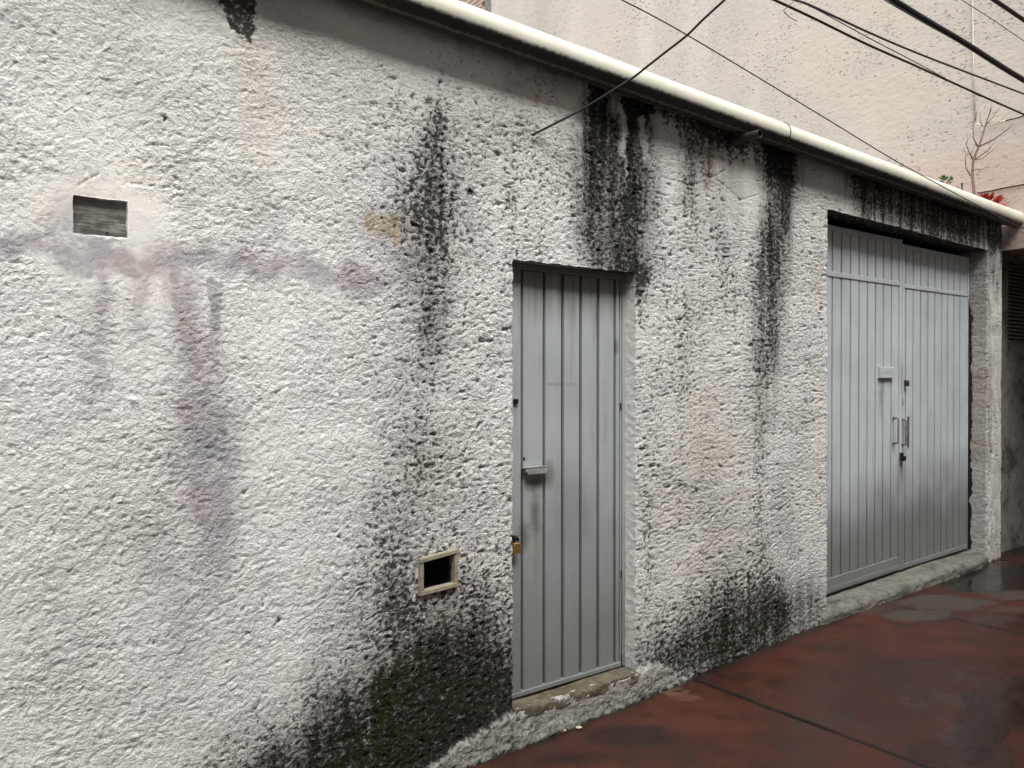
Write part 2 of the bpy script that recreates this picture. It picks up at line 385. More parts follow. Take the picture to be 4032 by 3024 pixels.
wx = X+.010*fbm(X/.10, Z/.10, 2, 40); wz = Z+.010*fbm(X/.10, Z/.10, 2, 50)
def rot(a, b, t): return a*math.cos(t)-b*math.sin(t), a*math.sin(t)+b*math.cos(t)
o1 = rot(wx/.030, wz/.021, .5); o2 = rot(wx/.018+7, wz/.0135, 1.3); o3 = rot(wx/.0115, wz/.0095+3, 2.2); o4 = rot(wx/.024+5, wz/.019, .9)
raw = pn(o1[0], o1[1], 1)*.75+pn(o2[0], o2[1], 2)*.75+pn(o3[0], o3[1], 3)*.42
bill = np.abs(pn(o4[0], o4[1], 4))
rid = raw-.55*sst(-raw, .18, .60)          # crumbs with sharper hollows between them
clump = fbm(wx/.11, wz/.08, 3, 5)
# roughness of the render: trowelled patches are smooth
def ell(px, py, rx, ry, k=1, p=2):
    """soft ellipse; centre and radii given in photo pixels of the 2212-wide view, turned into metres on the wall"""
    s = 4032/2212; a = onY(px*s, py*s); b = onY((px+rx)*s, py*s); c = onY(px*s, (py+ry)*s)
    rx_ = abs(b[0]-a[0]); rz_ = abs(c[2]-a[2])
    d = ((X-a[0]+jx)/rx_)**2+((Z-a[2]+jz)/rz_)**2
    return k*np.exp(-d**(p/2)*1.0)
jx = .03*fbm(X/.12, Z/.16, 3, 60)+.015*fbm(X/.03, Z/.05, 2, 63); jz = .05*fbm(X/.12, Z/.2, 3, 70)
def stroke(pts, p=1.8, wd=1.22):
    """polyline of (px,py,halfwidth,strength) in the 2212-wide view -> soft streak on the wall"""
    s = 4032/2212; out = np.zeros_like(X); Q = []
    for px, py, w_, k in pts:
        a = onY(px*s, py*s); b = onY((px+w_)*s, py*s); Q.append((a[0], a[2], abs(b[0]-a[0])*wd, k))
    for (x0, z0, w0, k0), (x1, z1, w1, k1) in zip(Q[:-1], Q[1:]):
        W = max(w0, w1)*2.3+.08; ci = np.where((cols > min(x0, x1)-W) & (cols < max(x0, x1)+W))[0]
        if not len(ci): continue
        c0, c1 = ci[0], ci[-1]+1
        zc = Z[:, (c0+c1)//2]; ri = np.where((zc > min(z0, z1)-W) & (zc < max(z0, z1)+W))[0]
        if not len(ri): continue
        r0, r1 = ri[0], ri[-1]+1
        xx = X[r0:r1, c0:c1]+jx[r0:r1, c0:c1]; zz = Z[r0:r1, c0:c1]+jz[r0:r1, c0:c1]
        dx, dz = x1-x0, z1-z0; t = np.clip(((xx-x0)*dx+(zz-z0)*dz)/(dx*dx+dz*dz+1e-9), 0, 1)
        d = np.hypot(xx-(x0+dx*t), (zz-(z0+dz*t)))/(w0+(w1-w0)*t)
        out[r0:r1, c0:c1] = np.maximum(out[r0:r1, c0:c1], (k0+(k1-k0)*t)*np.exp(-d**p))
    return out
runs = fbm(X/.018, Z/.35, 3, 80)          # narrow run-off streaks
runs2 = fbm(X/.05, Z/.8, 3, 84)
def MX(*a):
    o = a[0]
    for b in a[1:]: o = np.maximum(o, b)
    return o
# ---- black mould
K = MX(
 stroke([(526, -40, 27, 1.3), (526, 28, 30, 1.5), (530, 56, 24, 1.2), (536, 90, 8, .4)], 4),
 stroke([(948, 165, 12, .30), (948, 215, 18, .42), (950, 265, 22, .78), (940, 320, 36, .74), (928, 370, 58, .70), (926, 420, 66, .84), (930, 470, 64, .82), (935, 520, 52, .72), (933, 570, 36, .58), (930, 620, 30, .50), (933, 690, 30, .55), (922, 750, 28, .52), (905, 820, 40, .36)]),
 stroke([(915, 780, 30, .4), (905, 850, 36, .38), (888, 925, 42, .46), (902, 1000, 46, .52), (885, 1060, 46, .50), (850, 1120, 56, .50), (845, 1190, 62, .62), (850, 1260, 66, .66), (870, 1330, 70, .75)]),
 stroke([(925, 1160, 60, .35), (1000, 1180, 45, .35)]), stroke([(1000, 1290, 50, .5), (1060, 1330, 36, .5)]),
 stroke([(1112, 405, 14, .55), (1108, 432, 18, .62), (1112, 450, 12, .4)]), stroke([(1110, 470, 10, .3), (1108, 545, 12, .42), (1092, 640, 12, .25)]),
 ell(1020, 412, 9, 12, .75), ell(1030, 330, 30, 20, .1),
 stroke([(1112, 900, 9, .3), (1100, 1010, 12, .25), (1090, 1240, 16, .4), (1098, 1340, 12, .5)]),
 # above the single door
 stroke([(1290, 180, 17, 1.3), (1293, 250, 20, 1.05), (1300, 300, 20, .85), (1292, 380, 26, .62), (1285, 480, 30, .55), (1310, 560, 42, .60)], 4),
 stroke([(1372, 200, 26, 1.3), (1376, 240, 22, 1.15), (1366, 280, 18, .72), (1362, 350, 26, .55), (1362, 430, 34, .60), (1352, 500, 38, .62), (1350, 560, 34, .72)], 4),
 stroke([(1402, 225, 12, 1.0), (1400, 262, 9, .7), (1406, 300, 7, .5), (1396, 380, 20, .45), (1408, 430, 14, .4)], 3),
 stroke([(1345, 575, 36, .75), (1385, 590, 20, 1.1), (1384, 640, 9, .7), (1388, 700, 7, .4)]),
 stroke([(1440, 235, 10, .95), (1442, 265, 7, .5)], 3),
 # under the pipe near the spout
 stroke([(1470, 250, 16, .9), (1476, 285, 12, .55)], 3), stroke([(1500, 255, 26, 1.1), (1560, 285, 22, 1.15), (1600, 300, 20, 1.0)], 3.2),
 stroke([(1505, 300, 22, .62), (1497, 370, 15, .55), (1488, 430, 18, .42), (1500, 520, 18, .30)]),
 stroke([(1580, 320, 6, .8), (1582, 345, 5, .4)]), stroke([(1612, 320, 6, .8), (1614, 348, 5, .4)]), stroke([(1635, 330, 8, .9), (1637, 350, 6, .4)]),
 stroke([(1684, 318, 32, 1.4), (1686, 360, 31, 1.15), (1690, 400, 26, .72), (1686, 450, 20, .66), (1672, 520, 22, .80), (1666, 570, 26, .74), (1664, 640, 28, .62), (1657, 720, 28, .66), (1652, 780, 26, .60), (1648, 820, 20, .42)], 3.4),
 stroke([(1645, 820, 12, .42), (1636, 930, 10, .45), (1642, 1010, 12, .5), (1640, 1120, 10, .4), (1645, 1200, 16, .5), (1640, 1290, 26, .6)]),
 # lintel over the garage
 stroke([(1858, 365, 22, 1.0), (1860, 400, 20, .8), (1864, 450, 12, .4)], 3.2), stroke([(1905, 400, 10, .6), (1908, 440, 8, .25)], 3),
 stroke([(1975, 425, 22, .85), (1978, 460, 18, .62), (1980, 488, 12, .4)], 3.2), stroke([(2045, 455, 16, 1.0), (2048, 500, 14, .7), (2046, 530, 8, .3)], 3.2),
 stroke([(2078, 462, 18, .9), (2080, 500, 14, .6)], 3), stroke([(2022, 450, 8, .7), (2024, 490, 7, .4)], 3),
 # general spotting
 stroke([(1560, 520, 26, .32), (1580, 620, 24, .45), (1590, 700, 18, .28)]), stroke([(1480, 640, 20, .30), (1470, 800, 30, .28), (1500, 900, 26, .20)]),
 stroke([(1430, 480, 30, .25), (1440, 700, 30, .22), (1420, 900, 24, .22), (1400, 1050, 14, .4), (1400, 1300, 14, .35)]),
 stroke([(800, 250, 60, .17), (790, 330, 70, .20), (860, 240, 40, .25)]),
 stroke([(1140, 330, 80, .20), (1150, 500, 70, .17)]),
 # foot of the wall between the openings
 stroke([(1395, 1390, 30, .45), (1470, 1350, 40, .42), (1560, 1330, 46, .75), (1640, 1300, 40, .85), (1690, 1330, 30, .7)], 3),
 stroke([(1440, 1420, 40, .66), (1540, 1385, 44, .68), (1640, 1350, 34, .7), (1740, 1330, 20, .35)], 3),
 stroke([(1575, 1290, 12, .6), (1560, 1340, 16, .6)]),
)
K = K*(1+.45*runs*sst(Z, 1.6, 3.0))+.10*runs2*(K > .02)
# pale gaps left by run-off above the single door
gap = MX(stroke([(1343, 235, 7, 1), (1347, 290, 6, .95), (1352, 365, 5, .8), (1352, 420, 4, .3)], 4, 1), stroke([(1388, 260, 6, .9), (1398, 320, 8, .8), (1405, 350, 6, .3)], 3, 1), stroke([(1326, 230, 5, .7), (1328, 260, 4, .3)], 3, 1))
K = np.maximum(K, stroke([(1322, 290, 26, .55), (1325, 400, 32, .48), (1325, 500, 40, .52)]))
K *= 1-.85*np.clip(gap, 0, 1)
# base mass left of the door: dark wedge
bz = np.interp(X, [onY(a*1.8228, b*1.8228)[0] for a, b in [(250, 1900), (470, 1659), (640, 1560), (700, 1480), (800, 1420), (880, 1370), (930, 1310), (985, 1290), (1050, 1320), (1104, 1370)]],
               [onY(a*1.8228, b*1.8228)[2] for a, b in [(250, 1900), (470, 1690), (640, 1570), (700, 1490), (800, 1430), (880, 1375), (930, 1320), (985, 1305), (1050, 1340), (1104, 1390)]])
edge = (bz-Z)+.09*fbm(X/.16, Z/.16, 5, 90)
wedge = sst(edge, -.24, .26)*(X < DX0+.02)
K = np.maximum(K, wedge*.66); K = K+.22*sst(edge, .08, .40)*(X < DX0+.02); K = K+.26*sst(edge, -.36, .02)*(X < DX0+.02)*(1-wedge)
base_soft = sst(.42-(Z-.0)+.10*fbm(X/.2, Z/.2, 3, 93), 0, .35)*(X < 1.2)*sst(X, .1, 1.0)
K = K+.10*base_soft
K = K+.09+.07*fbm(X/.35, Z/.35, 3, 95)+.16*sst(X, 1.3, 2.2)*(.4+.6*sst(-fbm(X/.2, Z/.5, 3, 97), -.2, .4))
# ---- grey film
G = MX(stroke([(1325, 270, 26, .9), (1328, 400, 36, .82), (1328, 520, 44, .78)]), stroke([(1290, 240, 30, .95), (1290, 300, 36, .88), (1292, 400, 42, .80), (1292, 500, 44, .72), (1320, 560, 50, .70)], 3.5),
       stroke([(1375, 230, 34, 1), (1368, 300, 42, .88), (1366, 400, 50, .82), (1355, 500, 52, .76), (1350, 570, 42, .85)], 3.5),
       stroke([(948, 260, 22, .35), (930, 380, 56, .42), (930, 480, 66, .60), (930, 570, 48, .45), (930, 680, 34, .3), (900, 900, 50, .22), (870, 1150, 70, .3), (850, 1280, 80, .4)]),
       stroke([(1530, 320, 70, .34), (1540, 400, 60, .20)]), stroke([(1500, 330, 26, .7), (1495, 420, 22, .5)], 3),
       stroke([(1686, 350, 36, 1), (1688, 430, 32, .8), (1670, 560, 34, .62), (1660, 780, 32, .5), (1650, 900, 22, .25)], 3),
       stroke([(1850, 370, 40, .55), (1950, 420, 60, .6), (2080, 480, 60, .6), (2150, 520, 40, .4)], 3),
       stroke([(1100, 165, 16, .30), (1230, 190, 20, .4)]), stroke([(740, 5, 12, .3), (900, 62, 10, .2), (1010, 95, 10, .3), (1200, 155, 10, .35)], 3),  # both strokes grey the wall along the pipe's lower edge
       wedge*1.08*(1.0+.25*fbm(X/.09, Z/.09, 4, 92)), .25*sst(edge, -.36, .0)*(X < DX0+.02), stroke([(1400, 1440, 40, .35), (1560, 1390, 50, .75), (1680, 1340, 40, .75), (1770, 1320, 30, .45)], 3))
G = np.clip(G*(1-.8*np.clip(gap, 0, 1)), 0, 1)*(1+.35*runs2)+.10*np.clip(runs2+.2, 0, 1)*sst(X, 3.1, 3.6)
lin = sst(X, 5.0, 5.5)*sst(Z, 2.75, 2.9); G = np.clip(G+lin*(.28+.6*np.clip(runs2*1.2+runs*.3, 0, 1)), 0, 1)
G = np.clip(G+.55*sst(X, GX1-.02, GX1+.02)*(.35+.5*fbm(X/.06, Z/.15, 4, 98)), 0, 1)
# ---- tan, lavender, rust, moss, bare concrete
TN = MX(stroke([(548, 100, 26, .28), (552, 200, 34, .22), (560, 330, 34, .18), (560, 420, 30, .22)]), stroke([(805, 478, 18, 1.3), (848, 486, 20, 1.4), (852, 520, 13, 1.2)], 5),
        stroke([(1505, 900, 40, .3), (1520, 980, 50, .42), (1470, 1050, 50, .3)]), stroke([(160, 600, 26, .14), (170, 660, 26, .22)]), stroke([(925, 1000, 40, .25), (930, 1060, 40, .3)]),
        stroke([(1560, 1100, 60, .18), (1600, 1250, 80, .18)]), stroke([(100, 470, 50, .22), (180, 450, 60, .18)]),
        ell(1165, 215, 12, 10, .8), .30*sst(X, GX1-.02, GX1+.02))
LV = 1.6*MX(stroke([(-40, 535, 24, .75), (70, 525, 26, .8), (170, 548, 30, .85), (300, 568, 30, .75), (440, 562, 28, .62), (560, 572, 26, .66), (700, 590, 24, .7), (810, 612, 20, .62), (880, 600, 20, .25)], 2.6),
        stroke([(150, 460, 34, .4), (160, 500, 60, .5)]), stroke([(222, 590, 22, .55), (215, 700, 26, .45), (205, 820, 26, .38), (195, 900, 26, .2)]),
        stroke([(310, 600, 24, .45), (305, 700, 20, .30), (300, 760, 16, .15)]), stroke([(392, 590, 24, .6), (400, 700, 30, .66), (428, 800, 34, .58), (440, 900, 48, .75), (450, 1000, 52, .88), (455, 1100, 46, .8), (465, 1200, 40, .5), (455, 1290, 30, .3)]),
        stroke([(462, 620, 12, .8), (464, 700, 12, .85), (470, 720, 8, .4)], 4), stroke([(452, 740, 22, .55), (470, 800, 22, .5), (478, 860, 18, .3)]),
        stroke([(330, 1180, 60, .25), (380, 1290, 60, .35), (390, 1420, 60, .22)]), stroke([(60, 1250, 90, .10), (160, 1350, 80, .15)]),
        stroke([(940, 660, 26, .45), (945, 740, 26, .35)]), stroke([(1690, 1090, 22, .3), (1700, 1160, 24, .3)]),
        stroke([(840, 520, 60, .35), (880, 560, 50, .4)]), stroke([(200, 1050, 60, .12), (210, 1180, 60, .14)]))
RU = MX(stroke([(1533, 325, 7, .8), (1530, 365, 9, 1), (1531, 398, 7, .8)], 4), stroke([(2135, 640, 5, .35), (2138, 800, 5, .45), (2137, 1000, 4, .4)], 4))
MO = MX(stroke([(940, 1350, 30, .45), (905, 1440, 46, .8), (860, 1510, 56, .95), (800, 1600, 70, 1), (760, 1670, 80, 1)], 3), stroke([(960, 1500, 30, .8), (1040, 1505, 30, .9), (1085, 1490, 16, .7)], 3),
        stroke([(920, 1560, 46, .9), (860, 1640, 60, .9)], 3), stroke([(1410, 1440, 16, .9), (1480, 1420, 22, .7), (1590, 1385, 26, .8), (1650, 1365, 20, .7)], 3))
# footing: pale rough lump that carries the door step and runs on a little each side
ftop = np.interp(X, [1.45, 1.70, 1.95, DX0-.05, DX0, DX1, 3.28, 3.40, 3.47, 3.60, 3.85], [-.12, -.02, .10, .17, SILLZ, SILLZ, .20, .15, .06, .03, -.05])+.012*fbm(X/.07, X*0, 3, 120)
FT = sst(ftop-Z+.012*fbm(X/.03, Z/.03, 2, 121), -.012, .02)
K = np.minimum(K, 1.25)*(1-.80*FT)+FT*.42*(.5+fbm(X/.05, Z/.05, 3, 122)); G = G*(1-.9*FT)+FT*.25*np.clip(fbm(X/.08, Z/.12, 3, 124)+.3, 0, 1); MO = MO*(1-FT)
# damp black line where the wall meets the pavement
gnd = np.interp(X, [-30, 2.26, 3.6, 5.6, 7.7], [-.5, 0, .045, .14, .168])
foot = sst(gnd+.028-Z+.02*fbm(X/.05, Z/.05, 3, 130), 0, .03); K = K+.8*foot
BR = np.clip(FT*1.0+.9*sst(X, GX1+.02, GX1+.05)*0, 0, 1)
# ---- smoothness
SM = MX(stroke([(-60, 480, 60, .2), (150, 440, 70, .85), (240, 430, 70, .9), (310, 470, 50, .9), (300, 560, 40, .85), (200, 560, 50, .8), (80, 540, 30, .7)], 3),
        stroke([(780, 30, 70, .7), (900, 90, 60, .75), (1050, 140, 56, .75), (1240, 215, 40, .8)], 3), stroke([(500, 560, 30, .35), (700, 590, 26, .5)]),
        .62*sst(X, 4.9, 5.2)*sst(Z, 2.55, 2.85), .6*sst(X, GX1, GX1+.03), stroke([(1500, 330, 60, .6), (1600, 370, 60, .7), (1680, 420, 30, .5)], 3), FT*.6)
R = 1-.88*np.clip(SM, 0, 1)
R *= .74+.42*fbm(X/.45, Z/.45, 3, 140)+.28*sst(X, 1.0, 2.2); R = np.clip(R, .10, 1.25)
pits = (sst(-pn(wx/.045+3, wz/.032, 7), .55, .78)+sst(-pn(wx/.027+3, wz/.019, 8), .62, .8))*.012*(.35+.85*sst(X, 1.2, 2.2))
H = R*(.0016*bill+.0028*rid+.0028*clump)-pits*R+.0045*fbm(X/.35, Z/.3, 3, 150)
H = H+FT*(.024+.007*fbm(X/.09, Z/.07, 3, 151))
cavv = np.clip(.42-rid*.75-(bill-.25)*.5+pits*50, 0, 1)
def spot(px, py, r, dep, k):
    global H, K
    e = ell(px, py, r, r); H -= dep*e; K += k*e
spot(281, 878, 8, -.009, 0)
for a in ((524, 1046, 4), (345, 215, 4), (352, 272, 4), (208, 170, 3), (620, 770, 3), (700, 1540, 4), (735, 1165, 3), (1018, 412, 6), (820, 150, 4), (655, 470, 3), (560, 1300, 4), (600, 1335, 5), (330, 1390, 4), (1200, 1040, 3), (1180, 760, 3), (960, 330, 4), (890, 340, 4), (860, 690, 4)): spot(a[0], a[1], a[2], .008, 1.0)
# cracks, as real thin grooves
def crack(pts, w_=.0022, dep=.005):
    global H, K
    s = 4032/2212; Q = [onY(a*s, b*s) for a, b in pts]
    for p, q in zip(Q[:-1], Q[1:]):
        ci = np.where((cols > min(p[0], q[0])-.03) & (cols < max(p[0], q[0])+.03))[0]; zc = Z[:, ci[0]]
        ri = np.where((zc > min(p[2], q[2])-.03) & (zc < max(p[2], q[2])+.03))[0]
        if not len(ci) or not len(ri): continue
        sl = (slice(ri[0], ri[-1]+1), slice(ci[0], ci[-1]+1))
        xx = X[sl]+jx[sl]*.15; zz = Z[sl]+.004*fbm(X[sl]/.02, Z[sl]/.02, 2, 160)
        dx, dz = q[0]-p[0], q[2]-p[2]; t = np.clip(((xx-p[0])*dx+(zz-p[2])*dz)/(dx*dx+dz*dz+1e-9), 0, 1)
        d = np.hypot(xx-(p[0]+dx*t), zz-(p[2]+dz*t)); g = np.exp(-(d/w_)**2); H[sl] -= dep*g; K[sl] += .45*g
crack([(163, 402), (185, 388), (215, 376)]); crack([(285, 396), (325, 401), (352, 404), (366, 396), (378, 400), (387, 408)], .003)
crack([(440, 155), (470, 160), (500, 157)], .003, .003); crack([(1512, 372), (1560, 395), (1600, 432), (1640, 420)], .004)
crack([(1440, 385), (1500, 400), (1560, 372), (1600, 330)], .004); crack([(1680, 378), (1730, 386), (1770, 360)], .004)
crack([(1050, 265), (1100, 275), (1140, 270)], .003, .003); crack([(700, 780), (760, 770), (790, 785)], .003, .003)
crack([(2137, 880), (2139, 960), (2143, 980), (2138, 1040), (2137, 1180)], .012, .02)
# in-plane wobble so that arrises are hand made
wob = .006*pn(X/.05, Z/.05, 170)+.0035*pn(X/.017, Z/.017, 171)+.002*pn(X/.008, Z/.008, 172)
wob2 = .006*pn(X/.05, Z/.05, 180)+.0035*pn(X/.017, Z/.017, 181)+.002*pn(X/.008, Z/.008, 182)
Y = -H+.003
near = np.exp(-(((X-(BV[0]+BV[1])/2)/.16)**4+((Z-(BV[2]+BV[3])/2)/.13)**4))+np.exp(-(((X-(SV[0]+SV[1])/2)/.12)**4+((Z-(SV[2]+SV[3])/2)/.12)**4))
wob = wob*(1-.65*near); wob2 = wob2*(1-.65*near)
P3 = np.stack([X+wob, Y, Z+wob2], -1).reshape(-1, 3)
A1 = np.stack([K, np.clip(G, 0, 1), np.clip(TN, 0, 1), np.clip(LV, 0, 1)], -1).reshape(-1, 4)
A3 = np.stack([R, R*0, R*0, R*0+1], -1).reshape(-1, 4)
A2 = np.stack([np.clip(MO, 0, 1), np.clip(RU, 0, 1), BR, cavv], -1).reshape(-1, 4)
idx = np.arange(nc*nr_).reshape(nr_, nc)
cx = (cols[:-1]+cols[1:])/2; cz = (rows[:-1]+rows[1:])/2; CX, CZ = np.meshgrid(cx, cz)
hole = ((CX > DX0) & (CX < DX1) & (CZ > SILLZ) & (CZ < DZ1)) | ((CX > GX0) & (CX < GX1) & (CZ < GZW)) | ((CX > BV[0]) & (CX < BV[1]) & (CZ > BV[2]) & (CZ < BV[3])) | ((CX > SV[0]) & (CX < SV[1]) & (CZ > SV[2]) & (CZ < SV[3]))
q = np.stack([idx[:-1, :-1], idx[:-1, 1:], idx[1:, 1:], idx[1:, :-1]], -1)[~hole]
V = [P3]; B1 = [A1]; B2 = [A2]; B3 = [A3]; FF = [q]; nv = len(P3)
def reveal(ids, depth, a1=None, n=14, closed=False):
    """soffit or jamb: sweep a run of edge vertices back into the wall"""
    global nv
    base = P3[ids]; L = len(ids); pts = []; c1 = []; c2 = []; c3 = []
    nom = np.stack([X.ravel()[ids], np.zeros(L), Z.ravel()[ids]], -1)
    for k in range(1, n+1):
        t = k/n; p = base.copy(); q_ = math.exp(-t*depth/.012)
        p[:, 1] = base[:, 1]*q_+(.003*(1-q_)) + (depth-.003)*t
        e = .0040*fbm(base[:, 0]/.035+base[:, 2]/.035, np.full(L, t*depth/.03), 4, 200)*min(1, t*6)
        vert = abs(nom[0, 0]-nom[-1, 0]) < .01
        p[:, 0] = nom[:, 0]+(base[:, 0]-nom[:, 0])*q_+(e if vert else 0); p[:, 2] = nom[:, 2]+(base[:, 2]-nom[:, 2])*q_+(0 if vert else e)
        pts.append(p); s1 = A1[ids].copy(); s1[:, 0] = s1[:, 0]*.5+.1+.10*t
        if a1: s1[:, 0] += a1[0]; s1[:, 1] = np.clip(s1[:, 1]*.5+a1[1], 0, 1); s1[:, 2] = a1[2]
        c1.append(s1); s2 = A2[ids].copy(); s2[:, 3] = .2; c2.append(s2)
        s3 = A3[ids].copy(); s3[:, 0] = .35; c3.append(s3)
    V.append(np.concatenate(pts)); B1.append(np.concatenate(c1)); B2.append(np.concatenate(c2)); B3.append(np.concatenate(c3))
    rowsi = [ids]+[np.arange(nv+k*L, nv+(k+1)*L) for k in range(n)]
    for a, b in zip(rowsi[:-1], rowsi[1:]): FF.append(np.stack([a[:-1], a[1:], b[1:], b[:-1]], -1))
    nv += n*L
ci = lambda v: int(np.argmin(abs(cols-v))); ri = lambda v: int(np.argmin(abs(rows-v)))
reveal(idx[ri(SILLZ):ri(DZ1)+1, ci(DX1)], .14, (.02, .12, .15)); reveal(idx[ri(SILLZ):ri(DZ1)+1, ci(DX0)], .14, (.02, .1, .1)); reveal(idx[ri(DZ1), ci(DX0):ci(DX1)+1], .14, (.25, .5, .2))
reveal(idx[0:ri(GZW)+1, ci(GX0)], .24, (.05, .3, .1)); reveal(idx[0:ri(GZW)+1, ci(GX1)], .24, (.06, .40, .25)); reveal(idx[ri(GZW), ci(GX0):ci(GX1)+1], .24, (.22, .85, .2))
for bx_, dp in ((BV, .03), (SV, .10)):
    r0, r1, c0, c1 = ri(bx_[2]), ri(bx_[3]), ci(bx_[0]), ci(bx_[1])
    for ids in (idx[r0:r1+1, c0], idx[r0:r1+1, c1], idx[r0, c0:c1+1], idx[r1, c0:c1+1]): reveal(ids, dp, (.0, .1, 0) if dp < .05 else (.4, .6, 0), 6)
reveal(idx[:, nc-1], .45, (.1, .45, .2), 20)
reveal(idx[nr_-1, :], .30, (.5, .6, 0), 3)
wall = quadmesh('wall', np.concatenate(V), np.concatenate(FF), M_WALL, bld, {'stain_a': np.concatenate(B1), 'stain_b': np.concatenate(B2), 'stain_c': np.concatenate(B3)}, True)

def rough_block(name, x0, x1, yf0, yb, zt, zb, mat, parent, amp=.006, rnd=.02, nx=160, seed=0):
    """worn concrete step: cross-section swept along x, front arris rounded and broken"""
    yf = yf0 if not callable(yf0) else 0.0; prof = []
    for k in range(14): t = k/13; prof.append((yb+(yf+rnd-yb)*t, 0, 1))
    for k in range(1, 8): a = k/8*math.pi/2; prof.append((yf+rnd-rnd*math.sin(a), -rnd+rnd*math.cos(a), 1))
    for k in range(12): t = k/11; prof.append((yf, -rnd-t, 0))
    xs = np.linspace(x0, x1, nx); Vv = []
    for j, (y, dz, _) in enumerate(prof):
        for x in xs:
            z1, z0 = zt(x), zb(x); z = z1+dz if dz >= -rnd else z1-rnd+(z0-z1+rnd)*(-dz-rnd)
            Vv.append((x, y+(yf0(x)*(1-max(0, y)/yb) if callable(yf0) else 0), z))
    Vv = np.array(Vv); a, b = Vv[:, 0], Vv[:, 1]*1.0+Vv[:, 2]*1.3
    e = amp*fbm(a/.12, b/.08, 4, 300+seed)+amp*.5*np.abs(fbm(a/.03, b/.03, 3, 310+seed)); Vv[:, 1] -= e; Vv[:, 2] += e*.6
    n = len(prof); ii = np.arange(n*nx).reshape(n, nx)
    Fq = np.stack([ii[:-1, :-1].ravel(), ii[1:, :-1].ravel(), ii[1:, 1:].ravel(), ii[:-1, 1:].ravel()], -1)
    return quadmesh(name, Vv, Fq, mat, parent)
rough_block('door_step', DX0+.004, DX1-.004, .0-.020, .18, lambda x: SILLZ+.004*math.sin(x*9), lambda x: SILLZ-.05, M_SILL, bld, .006, .015, 160, 1)
zgb = lambda x: float(np.interp(x, [5.21, 6.22, 7.36], [.215, .250, .267]))        # underside of the gate leaves, climbing with the street
rough_block('threshold', GX0-.28, GX1+.16, lambda x: float(np.interp(x, [GX0-.28, GX0-.02, GX0+.4, GX1-.2, GX1+.16], [.05, -.012, -.045, -.04, .03])), .30, lambda x: zgb(x)-.022+.004*math.sin(x*5)-.10*max(0, GX0-x), lambda x: gz(x)-.03, M_THRESH, bld, .010, .045, 420, 2)
# wall core, roof and back so the place holds up from the side
m = MB(); m.box(-1.2, GX0-.3, .32, .36, -.1, topz(2)-.2); m.box(GX0-.3, X_END, .32, .36, -.1, topz(7)-.1); m.build('inner_wall', M_DARKIN, bld)
m = MB(); v = [(-1.2, .10, topz(-1.2)-.02), (X_END, .10, topz(X_END)-.02), (X_END, 6, topz(X_END)-.02), (-1.2, 6, topz(-1.2)-.02)]
v += [(a, b, c-.12) for a, b, c in v]; m.add(v, [(0, 1, 2, 3), (7, 6, 5, 4), (0, 4, 5, 1), (1, 5, 6, 2), (2, 6, 7, 3), (3, 7, 4, 0)])
m.build('roof', M_ROOF, bld)
# mortar bed under the pipe
nx = 700; xs = np.linspace(-1.2, X_END-.05, nx); prof = [(.02, -.020), (-.006, -.034), (-.018, -.050), (-.034, -.058), (-.052, -.060), (-.062, -.045), (-.05, -.01)]
Vv = np.array([(x, y, pipez(x)+dz) for (y, dz) in prof for x in xs]); e = fbm(Vv[:, 0]/.05, Vv[:, 2]/.02+Vv[:, 1]*40, 4, 333); e2 = fbm(Vv[:, 0]/.35, Vv[:, 0]*0, 3, 335)
lowm = (np.repeat([0, 1, 1, 1, .6, 0, 0], nx)); Vv[:, 2] -= lowm*(.006*e+.010*np.clip(e2, 0, 1)-.004); Vv[:, 1] += lowm*.005*e
ii = np.arange(7*nx).reshape(7, nx); Fq = np.stack([ii[:-1, :-1].ravel(), ii[:-1, 1:].ravel(), ii[1:, 1:].ravel(), ii[1:, :-1].ravel()], -1)
quadmesh('mortar_bed', Vv, Fq, M_MORTAR, bld)
# black spout
a = onY(2868, 556, 0.0); b = onY(2990, 512, -.16)
m = MB(); c0 = Vector((a[0]+.01, .02, a[2])); c1 = Vector((a[0]+.01, -.21, a[2]-.004))
m.tube([c0, c1], .024, 20, False); m.tube([c1, c0], .0195, 20, False)
n = 20; V_ = []
for r in (.024, .0195): V_ += [(c1.x+r*math.cos(2*math.pi*k/n), c1.y, c1.z+r*math.sin(2*math.pi*k/n)) for k in range(n)]
m.add(V_, [(k, (k+1) % n, n+(k+1) % n, n+k) for k in range(n)]); m.build('drain_spout', simple('sooty_pipe', (.035, .03, .026), .7, .5, 40), bld, True)
# blocked-up vent
m = MB(); m.box(BV[0]-.02, BV[1]+.02, .024, .05, BV[2]-.02, BV[3]+.02); bv = m.build('blocked_vent', M_BLOCK, bld); bv['label'] = 'small opening filled flush with grey trowelled cement'
m = MB(); pc = onY(422, 917, .02); m.tube([(pc[0], .0235, pc[2]), (pc[0], .0215, pc[2])], .0045, 10); m.build('screw_hole', M_BLACK, bv)
